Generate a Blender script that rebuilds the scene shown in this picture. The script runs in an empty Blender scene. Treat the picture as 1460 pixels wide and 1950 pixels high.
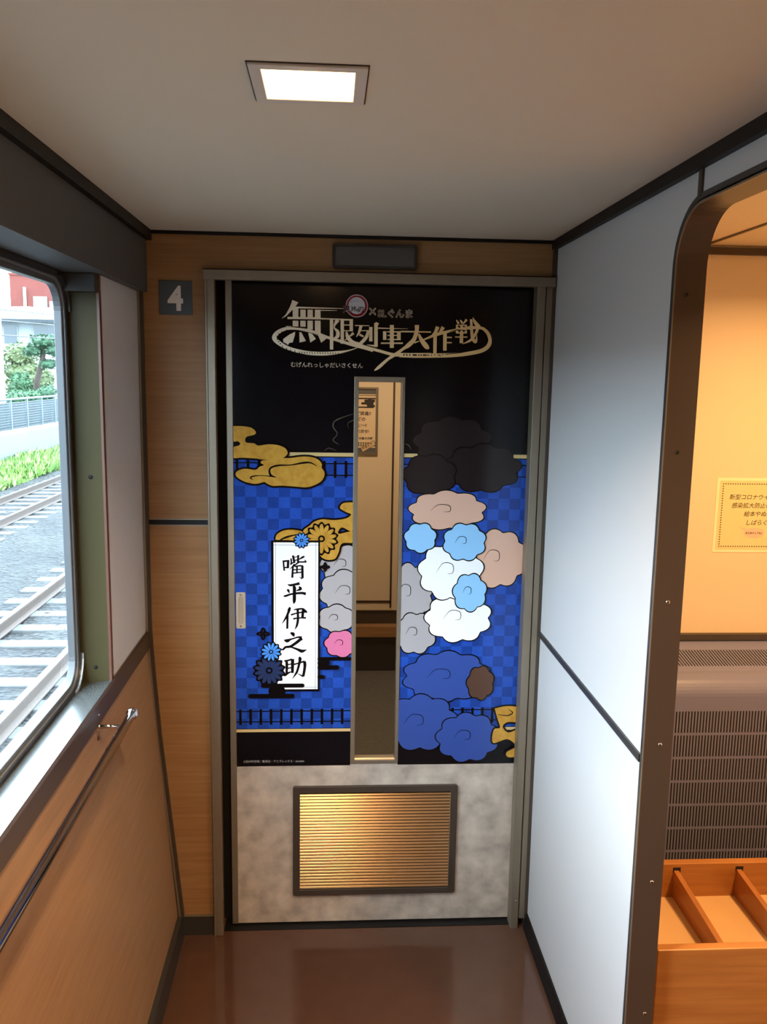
import bpy, bmesh, math, random
from mathutils import Vector, Matrix, geometry
random.seed(7)
C = bpy.context.scene.collection
S = bpy.context.scene

# ---------------------------------------------------------------- camera
cam = bpy.data.cameras.new('camera'); co = bpy.data.objects.new('camera', cam); C.objects.link(co)
cam.sensor_fit = 'AUTO'; cam.sensor_width = 36; cam.lens = 1640/1950*36; cam.clip_start = 0.02; cam.clip_end = 500
pitch, yaw, roll = 0.15689577, 0.0633892, 0.0165782
f = Vector((math.sin(yaw)*math.cos(pitch), math.cos(yaw)*math.cos(pitch), -math.sin(pitch)))
r = Vector((math.cos(yaw), -math.sin(yaw), 0)); u = r.cross(f)
r2 = math.cos(roll)*r + math.sin(roll)*u; u2 = -math.sin(roll)*r + math.cos(roll)*u
co.matrix_world = Matrix(((r2.x, u2.x, -f.x, 0), (r2.y, u2.y, -f.y, 0), (r2.z, u2.z, -f.z, 1.58), (0, 0, 0, 1)))
S.camera = co
# ---------------------------------------------------------------- sky, exposure
SKY = 17.5
w = bpy.data.worlds.new('overcast_sky'); S.world = w; w.use_nodes = True
bg = w.node_tree.nodes['Background']; bg.inputs[0].default_value = (0.73, 0.88, 1.0, 1); bg.inputs[1].default_value = SKY
S.view_settings.view_transform = 'Standard'; S.view_settings.look = 'None'
S.view_settings.exposure = 0.0; S.view_settings.gamma = 1.0; S.view_settings.use_curve_mapping = False
LAMP = 7.0         # glow of the corridor lamps' diffusers
LAMP_W = 11.0       # watts each corridor lamp throws down in its cone
SIDE_W = 13.0        # warm downlights of the side room, watts
NEXT_W = 12.0        # warm downlight of the vestibule beyond the door
# ---------------------------------------------------------------- materials
MATS = {}
def M(name, col, rough=0.5, metal=0.0, spec=0.5, vary=0.0, scale=40.0, stretch=(1, 1, 1), bump=0.0, col2=None, coat=0.0, detail=3.0):
    if name in MATS: return MATS[name]
    m = bpy.data.materials.new(name); m.use_nodes = True; nt = m.node_tree; b = nt.nodes['Principled BSDF']
    b.inputs['Base Color'].default_value = (*col, 1); b.inputs['Roughness'].default_value = rough
    b.inputs['Metallic'].default_value = metal; b.inputs['Specular IOR Level'].default_value = spec
    b.inputs['Coat Weight'].default_value = coat; b.inputs['Coat Roughness'].default_value = 0.08
    if vary or col2 or bump:
        tc = nt.nodes.new('ShaderNodeTexCoord'); mp = nt.nodes.new('ShaderNodeMapping'); mp.inputs['Scale'].default_value = stretch
        nz = nt.nodes.new('ShaderNodeTexNoise'); nz.inputs['Scale'].default_value = scale; nz.inputs['Detail'].default_value = detail
        nt.links.new(tc.outputs['Object'], mp.inputs[0]); nt.links.new(mp.outputs[0], nz.inputs['Vector'])
        rp = nt.nodes.new('ShaderNodeValToRGB')
        c2 = col2 or tuple(c*(1-vary) for c in col); c1 = col if col2 else tuple(min(1, c*(1+vary)) for c in col)
        rp.color_ramp.elements[0].position = 0.3; rp.color_ramp.elements[1].position = 0.7
        rp.color_ramp.elements[0].color = (*c2, 1); rp.color_ramp.elements[1].color = (*c1, 1)
        nt.links.new(nz.outputs['Fac'], rp.inputs[0]); nt.links.new(rp.outputs[0], b.inputs['Base Color'])
        if bump:
            bp = nt.nodes.new('ShaderNodeBump'); bp.inputs['Strength'].default_value = bump; bp.inputs['Distance'].default_value = 0.002
            nt.links.new(nz.outputs['Fac'], bp.inputs['Height']); nt.links.new(bp.outputs[0], b.inputs['Normal'])
    MATS[name] = m; return m
def emit(name, col, s):
    m = bpy.data.materials.new(name); m.use_nodes = True; b = m.node_tree.nodes['Principled BSDF']
    b.inputs['Base Color'].default_value = (*col, 1); b.inputs['Emission Color'].default_value = (*col, 1); b.inputs['Emission Strength'].default_value = s
    return m
def glass(name, tint=(1, 1, 1)):
    m = bpy.data.materials.new(name); m.use_nodes = True; nt = m.node_tree; nt.nodes.remove(nt.nodes['Principled BSDF'])
    out = nt.nodes['Material Output']; t = nt.nodes.new('ShaderNodeBsdfTransparent'); t.inputs[0].default_value = (*tint, 1)
    g = nt.nodes.new('ShaderNodeBsdfGlossy'); g.inputs['Roughness'].default_value = 0.02
    fr = nt.nodes.new('ShaderNodeFresnel'); fr.inputs['IOR'].default_value = 1.3
    ge = nt.nodes.new('ShaderNodeNewGeometry'); fm_ = nt.nodes.new('ShaderNodeMath'); fm_.operation = 'SUBTRACT'; fm_.use_clamp = True   # only the face that is met first reflects
    nt.links.new(fr.outputs[0], fm_.inputs[0]); nt.links.new(ge.outputs['Backfacing'], fm_.inputs[1])
    mx = nt.nodes.new('ShaderNodeMixShader'); nt.links.new(fm_.outputs[0], mx.inputs[0]); nt.links.new(t.outputs[0], mx.inputs[1])
    nt.links.new(g.outputs[0], mx.inputs[2]); nt.links.new(mx.outputs[0], out.inputs[0]); return m

white = M('white_laminate', (0.56, 0.555, 0.55), 0.42, spec=0.35)
cream = M('cream_ceiling_panel', (0.66, 0.60, 0.475), 0.6, spec=0.3)
darktrim = M('dark_grey_trim', (0.030, 0.028, 0.026), 0.4)
blacktrim = M('black_trim', (0.006, 0.006, 0.0065), 0.5, spec=0.25)
bronze = M('bronze_metal', (0.25, 0.21, 0.155), 0.40, 0.55, vary=0.06, scale=30, stretch=(1, 1, 0.02))
bronzeD = M('dark_bronze_metal', (0.075, 0.058, 0.045), 0.42, 0.4)
linerM = M('brown_painted_metal', (0.075, 0.054, 0.04), 0.42, 0.25)
woodB = M('beech_laminate', (0.36, 0.20, 0.086), 0.42, spec=0.25, col2=(0.285, 0.15, 0.062), scale=9, stretch=(0.6, 1, 14), detail=6)
woodL = M('beech_wainscot', (0.34, 0.195, 0.10), 0.40, spec=0.4, col2=(0.275, 0.15, 0.074), scale=9, stretch=(1, 0.6, 12), detail=6)
pine = M('orange_pine', (0.44, 0.19, 0.05), 0.35, col2=(0.32, 0.12, 0.026), scale=7, stretch=(0.7, 1, 11), detail=6)
pineY = M('orange_pine_lengthwise', (0.40, 0.15, 0.04), 0.35, col2=(0.28, 0.10, 0.022), scale=7, stretch=(1, 0.7, 11), detail=6)
boardM = M('pale_base_board', (0.62, 0.40, 0.20), 0.35)
floorM = M('brown_vinyl', (0.085, 0.040, 0.025), 0.07, spec=0.7, vary=0.05, scale=14)
pelmetM = M('charcoal_pelmet_laminate', (0.072, 0.074, 0.074), 0.55, spec=0.3, vary=0.05, scale=120)
olive = M('olive_metal', (0.050, 0.043, 0.018), 0.45, 0.0, spec=0.12)
sillM = M('grey_sill_laminate', (0.075, 0.08, 0.078), 0.24, 0.15, spec=0.8)
rubber = M('window_rubber', (0.02, 0.021, 0.024), 0.4)
chrome = M('chrome', (0.72, 0.72, 0.74), 0.08, 1.0)
sealM = M('grey_seal', (0.30, 0.33, 0.36), 0.3, 0.5)
holeM = M('dark_hole', (0.004, 0.004, 0.004), 0.8)
stone = M('mottled_beige_laminate', (0.60, 0.53, 0.445), 0.42, col2=(0.33, 0.285, 0.24), scale=20, detail=6)
slatM = M('brass_louvre', (0.34, 0.215, 0.11), 0.25, 0.85)
sideW = M('warm_white_wall', (0.80, 0.66, 0.47), 0.5)
sideC = M('side_room_ceiling', (0.80, 0.66, 0.47), 0.55)
heatM = M('mauve_heater_paint', (0.19, 0.20, 0.34), 0.38, spec=0.4)
glassM = glass('window_glass', (0.94, 0.98, 1.0))
glassD = glass('door_glass', (0.92, 0.92, 0.90))
# ---------------------------------------------------------------- mesh helpers
class MB:
    def __init__(s): s.v = []; s.f = []; s.sm = []
    def add(s, v, f, smooth=False):
        n = len(s.v); s.v += [tuple(p) for p in v]
        for q in f: s.f.append([i+n for i in q]); s.sm.append(smooth)
        return s
    def box(s, x0, x1, y0, y1, z0, z1):
        x0, x1 = sorted((x0, x1)); y0, y1 = sorted((y0, y1)); z0, z1 = sorted((z0, z1))
        v = [(x, y, z) for z in (z0, z1) for y in (y0, y1) for x in (x0, x1)]
        return s.add(v, [(0, 2, 3, 1), (4, 5, 7, 6), (0, 1, 5, 4), (2, 6, 7, 3), (0, 4, 6, 2), (1, 3, 7, 5)])
    def prism(s, pts, axis, a0, a1):
        """2-D outline swept along an axis: 'x' -> (y,z), 'y' -> (x,z), 'z' -> (x,y)."""
        def P(p, a):
            return {'x': (a, p[0], p[1]), 'y': (p[0], a, p[1]), 'z': (p[0], p[1], a)}[axis]
        n = len(pts); v = [P(p, a0) for p in pts] + [P(p, a1) for p in pts]
        tri = geometry.tessellate_polygon([[Vector((p[0], p[1], 0)) for p in pts]])
        fs = [tuple(t) for t in tri] + [tuple(i+n for i in reversed(t)) for t in tri]
        fs += [(i, (i+1) % n, (i+1) % n+n, i+n) for i in range(n)]
        return s.add(v, fs)
    def tube(s, pts, rad, seg=12, caps=True):
        pts = [Vector(p) for p in pts]; rads = rad if isinstance(rad, (list, tuple)) else [rad]*len(pts)
        v = []; n = len(pts); up = None
        for i, p in enumerate(pts):
            d = (pts[min(i+1, n-1)] - pts[max(i-1, 0)]).normalized()
            a = d.cross(Vector((0, 0, 1)) if abs(d.z) < 0.9 else Vector((1, 0, 0))).normalized(); b = d.cross(a)
            v += [p + rads[i]*(math.cos(t)*a + math.sin(t)*b) for t in [2*math.pi*k/seg for k in range(seg)]]
        fs = [(i*seg+k, i*seg+(k+1) % seg, (i+1)*seg+(k+1) % seg, (i+1)*seg+k) for i in range(n-1) for k in range(seg)]
        if caps: fs += [tuple(range(seg))[::-1], tuple(range((n-1)*seg, n*seg))]
        return s.add(v, fs, True)
    def blob(s, c, rx, ry, rz, seg=12, ring=8):
        v = [(c[0]+rx*math.sin(math.pi*j/ring)*math.cos(2*math.pi*k/seg), c[1]+ry*math.sin(math.pi*j/ring)*math.sin(2*math.pi*k/seg), c[2]+rz*math.cos(math.pi*j/ring)) for j in range(ring+1) for k in range(seg)]
        return s.add(v, [(j*seg+k, (j+1)*seg+k, (j+1)*seg+(k+1) % seg, j*seg+(k+1) % seg) for j in range(ring) for k in range(seg)], True)
    def poly(s, pts3):
        tri = geometry.tessellate_polygon([[Vector(p) for p in pts3]])
        return s.add(pts3, [tuple(t) for t in tri])
def wpos(p):
    v = Vector((0, 0, 0))
    while p: v += p.location; p = p.parent
    return v
def obj(name, mb, mat, parent=None, bevel=0.0, origin=None, seg=2):
    me = bpy.data.meshes.new(name)
    off = (Vector(origin) if origin else wpos(parent) if parent else Vector((0, 0, 0)))
    me.from_pydata([tuple(Vector(v)-off) for v in mb.v], [], mb.f)
    for i, p in enumerate(me.polygons): p.use_smooth = mb.sm[i]
    me.materials.append(mat); o = bpy.data.objects.new(name, me); C.objects.link(o)
    bm = bmesh.new(); bm.from_mesh(me)
    bmesh.ops.recalc_face_normals(bm, faces=bm.faces); bm.to_mesh(me); bm.free()
    if parent: o.parent = parent; o.location = off - wpos(parent)
    else: o.location = off
    if bevel:
        b = o.modifiers.new('bevel', 'BEVEL'); b.width = bevel; b.segments = seg; b.limit_method = 'ANGLE'; b.angle_limit = 0.6
    return o
def struct(name, mb, mat, bevel=0.0, parent=None):
    o = obj(name, mb, mat, parent, bevel)
    if not parent: o['kind'] = 'structure'
    return o
def thing(name, label, cat, loc, group=None):
    o = bpy.data.objects.new(name, None); C.objects.link(o); o.location = loc; o.empty_display_size = 0.05
    tag(o, label, cat, group); return o
def tag(o, label, cat, group=None, kind=None):
    o['label'] = label; o['category'] = cat
    if group: o['group'] = group
    if kind: o['kind'] = kind
    return o
def copy_tree(o, parent=None):
    c = o.copy(); C.objects.link(c); c.parent = parent
    for ch in list(o.children): copy_tree(ch, c)
    return c
def arc(cx, cy, rad, a0, a1, n=8):
    return [(cx+rad*math.cos(math.radians(a0+(a1-a0)*i/n)), cy+rad*math.sin(math.radians(a0+(a1-a0)*i/n))) for i in range(n+1)]
def rrect(x0, x1, z0, z1, rad, n=8):
    return arc(x1-rad, z1-rad, rad, 0, 90, n)+arc(x0+rad, z1-rad, rad, 90, 180, n)+arc(x0+rad, z0+rad, rad, 180, 270, n)+arc(x1-rad, z0+rad, rad, 270, 360, n)
def ring(mb, outer, inner, axis, a0, a1):
    """Closed frame between two outlines of equal point count."""
    n = len(outer)
    def P(p, a): return {'x': (a, p[0], p[1]), 'y': (p[0], a, p[1]), 'z': (p[0], p[1], a)}[axis]
    v = [P(p, a0) for p in outer]+[P(p, a0) for p in inner]+[P(p, a1) for p in outer]+[P(p, a1) for p in inner]
    fs = []
    for i in range(n):
        j = (i+1) % n
        fs += [(i, j, n+j, n+i), (2*n+i, 3*n+i, 3*n+j, 2*n+j), (i, 2*n+i, 2*n+j, j), (n+i, n+j, 3*n+j, 3*n+i)]
    return mb.add(v, fs)
# flat artwork on a plane: O origin, U across, V up, all in metres
def catmull(pts, k=5):
    if len(pts) < 3: return pts
    out = []
    for i in range(len(pts)-1):
        p0, p1, p2, p3 = pts[max(i-1, 0)], pts[i], pts[i+1], pts[min(i+2, len(pts)-1)]
        for j in range(k):
            t = j/k
            out.append(tuple(0.5*((2*b)+(c-a)*t+(2*a-5*b+4*c-d)*t*t+(3*b-a-3*c+d)*t**3) for a, b, c, d in zip(p0, p1, p2, p3)))
    return out+[pts[-1]]
def ribbon2(pts, smooth=True, closed=False):
    """stroke with a width at every point -> 2-D verts, faces"""
    if closed: pts = pts+[pts[0]]
    p = catmull(pts) if smooth else pts
    v = []; n = len(p)
    for i in range(n):
        a, b = p[max(i-1, 0)], p[min(i+1, n-1)]
        if closed and i in (0, n-1): a, b = p[-2], p[1]
        dx, dy = b[0]-a[0], b[1]-a[1]; l = math.hypot(dx, dy) or 1; h = max(p[i][2], 0.05)/2
        v += [(p[i][0]-dy/l*h, p[i][1]+dx/l*h), (p[i][0]+dy/l*h, p[i][1]-dx/l*h)]
    return v, [(2*i, 2*i+1, 2*i+3, 2*i+2) for i in range(n-1)]
def capsule2(x0, x1, y, h, n=8):
    rr = h/2
    if x1-x0 < h: x1 = x0+h
    return [(p[0], p[1]) for p in arc(x1-rr, y, rr, -90, 90, n)+arc(x0+rr, y, rr, 90, 270, n)]
class Art:
    """flat printed shapes in millimetres, placed on the plane y = Y facing -Y"""
    def __init__(s, Y): s.Y = Y; s.mb = MB()
    def P(s, v):
        s.Y -= 4e-6                      # each printed shape lies a hair above the one before
        return [(a/1000, s.Y, b/1000) for a, b in v]
    def strokes(s, L, smooth=True):
        for st in L:
            v, fs = ribbon2(st, smooth); s.mb.add(s.P(v), fs)
        return s
    def poly(s, pts, smooth=False):
        if smooth: pts = [p[:2] for p in catmull([(*p, 0) for p in pts+[pts[0]]], 4)][:-1]
        s.mb.poly(s.P(pts)); return s
    def outline(s, pts, wd):
        v, fs = ribbon2([(*p, wd) for p in pts], True, True); s.mb.add(s.P(v), fs); return s
    def rect(s, x0, z0, x1, z1): return s.poly([(x0, z0), (x1, z0), (x1, z1), (x0, z1)])
    def disc(s, x, z, rr, n=28, rx=None): return s.poly([(x+(rx or rr)*math.cos(2*math.pi*k/n), z+rr*math.sin(2*math.pi*k/n)) for k in range(n)])
    def caps(s, L):
        for c in L: s.poly(capsule2(*c))
        return s
    def text(s, body, x, z, h, off=0.0, sx=1.0, shear=0.0, rot=0.0, align='LEFT'):
        cu = bpy.data.curves.new('t', 'FONT'); cu.body = body; cu.size = 1.0; cu.offset = off; cu.shear = shear; cu.align_x = align; cu.resolution_u = 3
        o = bpy.data.objects.new('t', cu); C.objects.link(o)
        me = bpy.data.meshes.new_from_object(o.evaluated_get(bpy.context.evaluated_depsgraph_get()))
        c_, s_ = math.cos(rot), math.sin(rot)
        s.mb.add(s.P([(x+h*(c_*v.co.x*sx-s_*v.co.y), z+h*(s_*v.co.x*sx+c_*v.co.y)) for v in me.vertices]), [tuple(p.vertices) for p in me.polygons])
        bpy.data.objects.remove(o); bpy.data.curves.remove(cu); bpy.data.meshes.remove(me); return s
def art(name, a, mat, parent, label=None):
    o = obj(name, a.mb, mat, parent)
    if label: o['label'] = label
    return o

ZC = 1.93; YB = 2.27; XR = 0.581; XL = -0.487; YN = -2.2
# ================================================================ room shell
struct('floor', MB().box(-0.60, 1.75, YN, 2.34, -0.05, 0.0), floorM)
struct('ceiling', MB().box(-0.62, XR+0.05, YN, 2.34, ZC, ZC+0.05), cream)
# upper left wall: white panel between window and bulkhead, pelmet above
struct('wall_left', MB().box(XL, -0.56, 1.9045, YB, 0.89, 1.785), white)
struct('trim_1', MB().box(XL-0.004, XL+0.0015, 1.888, 1.905, 0.885, 1.785), M('reddish_edge_strip', (0.10, 0.035, 0.018), 0.4))
struct('wall_pelmet', MB().box(-0.463, -0.62, YN, YB, 1.78, ZC), pelmetM)
# wainscot below the sill leans inwards
struct('wall_left_lower', MB().prism([(-0.486, 0.86), (-0.417, 0.02), (-0.62, 0.02), (-0.62, 0.86)], 'y', YN, YB), woodL)
struct('baseboard_left', MB().prism([(-0.421, 0.062), (-0.408, 0.058), (-0.402, 0.0), (-0.425, 0.0)], 'y', YN, YB-0.002), darktrim)
struct('trim_2', MB().prism([(-0.484, 0.896), (-0.4795, 0.892), (-0.4765, 0.852), (-0.487, 0.846)], 'y', YN, YB-0.002), M('dark_brown_trim', (0.045, 0.030, 0.022), 0.4))
# corner trim that follows the lean of the wall
cp = [(-0.489, 1.78), (-0.489, 0.90), (-0.484, 0.80), (-0.470, 0.60), (-0.419, 0.055)]
mb = MB(); mb.prism(cp+[(x+0.016, z) for x, z in reversed(cp)], 'y', YB-0.012, YB); struct('trim_3', mb, bronzeD)
mb = MB(); mb.prism([(x+0.003, z) for x, z in cp]+[(x+0.008, z) for x, z in reversed(cp)], 'y', YB-0.016, YB-0.011); struct('trim_4', mb, bronze)
struct('trim_5', MB().box(-0.463, -0.449, YN, YB, ZC-0.024, ZC), blacktrim)
struct('trim_6', MB().box(XR, XR-0.013, YN, YB, ZC-0.022, ZC), blacktrim)
struct('trim_7', MB().box(-0.45, XR-0.01, YB-0.008, YB, ZC-0.008, ZC), blacktrim)
# bulkhead with the door opening
mb = MB(); mb.box(-0.62, -0.300, YB, 2.36, 0.0, ZC); mb.box(-0.300, 0.60, YB, 2.36, 1.82, ZC); mb.box(0.572, 0.60, YB, 2.36, 0.0, 1.82)
struct('wall_back', mb, woodB)
mb = MB(); mb.box(-0.482, -0.314, YB-0.004, YB, 1.183, 1.196); struct('trim_8', mb, blacktrim, 0.001)
mb = MB(); mb.box(-0.482, -0.314, YB-0.003, YB, 1.196, 1.199); mb.box(-0.482, -0.314, YB-0.003, YB, 1.180, 1.183); struct('trim_9', mb, bronze)
mb = MB(); mb.prism([(YB, 0.055), (YB-0.008, 0.052), (YB-0.012, 0.0), (YB, 0.0)], 'x', -0.43, -0.314); struct('baseboard_back', mb, darktrim)
struct('trim_10', MB().box(-0.43, -0.314, YB-0.009, YB-0.001, 0.0545, 0.058), bronze)
# right wall with the rounded opening to the side room
YO0, YO1, ZO = 0.28, 1.466, 1.862
op = [(YO1, 0.0)]+arc(YO1-0.095, ZO-0.095, 0.095, 0, 90, 12)+arc(YO0+0.095, ZO-0.095, 0.095, 90, 180, 12)+[(YO0, 0.0)]
struct('wall_right', MB().prism([(YB+0.02, 0.0)]+[(YB+0.02, ZC), (YN, ZC), (YN, 0.0)]+op[::-1], 'x', XR, XR+0.045), white)
def strip(path, off0, off1, x0, x1):
    """band that follows the opening outline, between two offsets towards the wall"""
    n = len(path); o0 = []; o1 = []
    for i, p in enumerate(path):
        a, b = path[max(i-1, 0)], path[min(i+1, n-1)]; d = Vector((b[0]-a[0], b[1]-a[1])).normalized(); nr = Vector((d.y, -d.x))
        o0.append((p[0]+nr.x*off0, p[1]+nr.y*off0)); o1.append((p[0]+nr.x*off1, p[1]+nr.y*off1))
    v = []
    for x in (x0, x1):
        for q in (o0, o1): v += [(x, a, max(b, 0.0)) for a, b in q]
    fs = []
    for i in range(n-1):
        j = i+1
        fs += [(i, j, n+j, n+i), (2*n+i, 3*n+i, 3*n+j, 2*n+j), (i, 2*n+i, 2*n+j, j), (n+i, n+j, 3*n+j, 3*n+i)]
    fs += [(0, n, 3*n, 2*n), (n-1, 3*n-1, 4*n-1, 2*n-1)]
    return MB().add(v, fs)
fr = bpy.data.objects.new('trim_opening', None); C.objects.link(fr); fr['kind'] = 'structure'
liner = strip(op, -0.006, 0.0005, XR-0.003, XR+0.05); obj('liner', liner, linerM, fr)
obj('flange', strip(op, -0.002, 0.010, XR-0.003, XR+0.0005), darktrim, fr)
obj('edge_bead', strip(op, -0.0062, -0.003, XR-0.0042, XR-0.0025), bronze, fr)
for x, z in ((.599, 1.723), (.602, 1.457), (.604, 1.189), (.608, .92), (.611, .646), (.615, .369)):
    m_ = MB(); m_.tube([(x, YO1-0.0055, z), (x, YO1-0.0072, z)], 0.0036, 14); o = obj('screw', m_, darktrim if z > 1.3 else chrome, fr)
    m_ = MB(); m_.tube([(x, YO1-0.0070, z), (x, YO1-0.0074, z)], 0.0019, 8); obj('screw_recess', m_, holeM, o)
struct('trim_11', MB().box(XR, XR-0.0045, YO1+0.012, YB, 0.878, 0.893), darktrim)
struct('trim_12', MB().box(XR, XR-0.004, 1.378, 1.391, ZO+0.006, ZC-0.02), bronzeD)
struct('trim_13', MB().box(XR, XR-0.010, YB-0.014, YB, 0.0, ZC-0.02), bronzeD)
struct('baseboard_right', MB().prism([(XR, 0.046), (XR-0.005, 0.046), (XR-0.012, 0.0), (XR, 0.0)], 'y', YO1+0.01, YB-0.012), blacktrim)
struct('baseboard_right_near', MB().prism([(XR, 0.046), (XR-0.005, 0.046), (XR-0.012, 0.0), (XR, 0.0)], 'y', YN, YO0-0.01), blacktrim)
struct('wall_front', MB().box(-0.62, 1.75, YN-0.05, YN, 0, ZC), woodB)

# ================================================================ window and outer wall
WY0, WY1, WZ0, WZ1, XG = 0.62, 1.878, 0.885, 1.775, -0.556
hole = rrect(WY0, WY1, WZ0, WZ1, 0.07)
big = rrect(YN, 2.30, 0.0, ZC, 0.001)
mb = MB(); ring(mb, big, hole, 'x', XG-0.017, XG); struct('wall_outer', mb, darktrim)
wn = bpy.data.objects.new('window_1', None); C.objects.link(wn); wn['kind'] = 'structure'; wn.location = (XG, 0.96, 0.88)
def rr(d, rad): return rrect(WY0+d, WY1-d, WZ0+d, WZ1-d, rad)
mb = MB(); ring(mb, rr(-0.004, 0.074), rr(0.010, 0.062), 'x', XG, XG+0.007); obj('outer_gasket', mb, rubber, wn, 0.0015)
mb = MB(); ring(mb, rr(0.010, 0.062), rr(0.0135, 0.0585), 'x', XG-0.002, XG+0.0045); obj('bright_bead', mb, sealM, wn)
mb = MB(); ring(mb, rr(0.0135, 0.0585), rr(0.024, 0.05), 'x', XG-0.014, XG+0.002); obj('inner_gasket', mb, M('grey_gasket', (0.09, 0.10, 0.11), 0.35), wn, 0.0015)
mb = MB(); mb.prism(rr(0.02, 0.05), 'x', XG-0.016, XG-0.012); obj('pane', mb, glassM, wn)
# reveal: end jamb, sill, corner cover strips
jm = obj('jamb', MB().box(XL+0.001, XG, 1.889, 1.904, 0.885, 1.78), olive, wn)
for x, z in ((-.5165, 1.353), (-.5205, .924)):
    m_ = MB(); m_.tube([(x, 1.8892, z), (x, 1.8882, z)], 0.0048, 14); obj('screw_hole', m_, holeM, jm)
obj('head_block', MB().box(XL+0.001, XG, 1.862, 1.8892, 1.742, 1.7795), darktrim, wn, 0.002)
sl = MB(); sl.prism([(XL+0.003, 0.893), (XG+0.002, 0.886), (XG+0.002, 0.862), (XL+0.003, 0.862)], 'y', YN+0.01, 1.889); obj('sill', sl, sillM, wn)
mb = MB()
o_ = arc(WY1-0.066, WZ0+0.074, 0.076, -80, 0, 8); i_ = arc(WY1-0.066, WZ0+0.074, 0.069, -80, 0, 8)
mb.prism(o_+i_[::-1], 'x', XG, XG+0.012); obj('corner_cover', mb, sealM, wn)
mb = MB()
o_ = arc(WY1-0.066, WZ1-0.074, 0.076, 0, 80, 8); i_ = arc(WY1-0.066, WZ1-0.074, 0.069, 0, 80, 8)
mb.prism(o_+i_[::-1], 'x', XG, XG+0.012); obj('corner_cover', mb, rubber, wn)

# ================================================================ sliding door, frame, artwork
df = bpy.data.objects.new('trim_door_frame', None); C.objects.link(df); df['kind'] = 'structure'; df.location = (0.13, YB, 0)
mb = MB(); mb.box(-0.318, -0.312, 2.249, YB, 0.0, 1.815); mb.box(-0.313, -0.293, 2.252, YB, 0.0, 1.815); obj('post', mb, bronze, df, 0.0015)
mb = MB(); mb.box(0.531, 0.553, 2.252, 2.296, 0.0, 1.815); mb.box(0.556, 0.573, 2.256, 2.296, 0.03, 1.815); obj('post', mb, bronze, df, 0.0015)
mb = MB(); mb.box(-0.320, 0.576, 2.243, YB, 1.812, 1.836); obj('header', mb, bronze, df, 0.0015)
mb = MB(); mb.box(-0.320, 0.576, 2.247, YB, 1.836, 1.8385); obj('header_groove', mb, blacktrim, df)
mb = MB(); mb.box(-0.300, -0.270, 2.335, 2.36, 0.0, 1.83); mb.box(-0.300, 0.572, 2.335, 2.36, 1.812, 1.83); obj('door_pocket', mb, holeM, df)
mb = MB(); mb.box(-0.293, 0.553, 2.272, 2.36, -0.003, 0.0012); obj('threshold', mb, blacktrim, df)
o = MB(); o.tube([(0.545, 2.252, 0.088), (0.545, 2.2508, 0.088)], 0.0026, 10); obj('screw', o, chrome, df)

YD = 2.30
dr = bpy.data.objects.new('door_1', None); C.objects.link(dr); dr['kind'] = 'structure'; dr.location = (0.145, YD, 0.004)
DX0, DX1, DZ0, DZ1, PX0, PX1 = -0.255, 0.60, 0.006, 1.83, 0.063, 0.198
GZ0, GZ1 = 0.494, 1.577
GX0, GX1 = 0.075, 0.189
mb = ring(MB(), [(DX0, DZ0), (DX1, DZ0), (DX1, DZ1), (DX0, DZ1)], [(PX0+0.004, GZ0+0.004), (PX1-0.004, GZ0+0.004), (PX1-0.004, GZ1-0.004), (PX0+0.004, GZ1-0.004)], 'y', YD, 2.33)
obj('door_leaf', mb, stone, dr)
obj('leading_stile', MB().box(-0.272, DX0, YD-0.004, 2.33, DZ0, DZ1), bronze, dr, 0.0015)
# glazed slot
wf = obj('glazing_frame', ring(MB(), [(PX0, GZ0), (PX1, GZ0), (PX1, GZ1), (PX0, GZ1)], [(GX0, GZ0+0.010), (GX1, GZ0+0.010), (GX1, GZ1-0.014), (GX0, GZ1-0.014)], 'y', YD-0.004, YD+0.033), bronze, dr, 0.0012)
sp = MB(); sp.add([(GX0+.001, YD+0.004, GZ0+0.0135), (GX1-.001, YD+0.004, GZ0+0.0135), (PX1-0.004, YD-0.004, GZ0+0.002), (PX0+0.004, YD-0.004, GZ0+0.002)], [(0, 1, 2, 3)])
obj('pane', MB().box(GX0-0.003, GX1+0.003, YD+0.014, YD+0.018, GZ0+0.008, GZ1-0.011), glassD, wf)
obj('bottom_bevel', sp, M('bright_bronze', (0.62, 0.43, 0.26), 0.3, 0.6), wf)
# louvre
LX0, LX1, LZ0, LZ1 = -0.098, 0.371, 0.094, 0.4285
lf = obj('louvre_frame', ring(MB(), rrect(LX0, LX1, LZ0, LZ1, 0.006, 3), rrect(LX0+0.020, LX1-0.020, LZ0+0.018, LZ1-0.020, 0.003, 3), 'y', YD-0.010, YD-0.0003), bronzeD, dr, 0.002)
mb = MB(); n = 31; z0, z1 = LZ0+0.019, LZ1-0.021; pz = (z1-z0)/n
for i in range(n):
    zb = z0+i*pz
    prof = [(YD-0.0008, zb+pz*0.99), (YD-0.0022, zb+pz*0.94), (YD-0.0053, zb+pz*0.58), (YD-0.0079, zb+pz*0.22), (YD-0.0070, zb+pz*0.15), (YD-0.0008, zb+pz*0.24)]
    mb.prism(prof, 'x', LX0+0.020, LX1-0.020)
obj('louvre_slats', mb, slatM, lf)
obj('louvre_backing', MB().box(LX0+0.015, LX1-0.015, YD-0.0007, YD-0.0002, LZ0+0.012, LZ1-0.012), holeM, lf)
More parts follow.
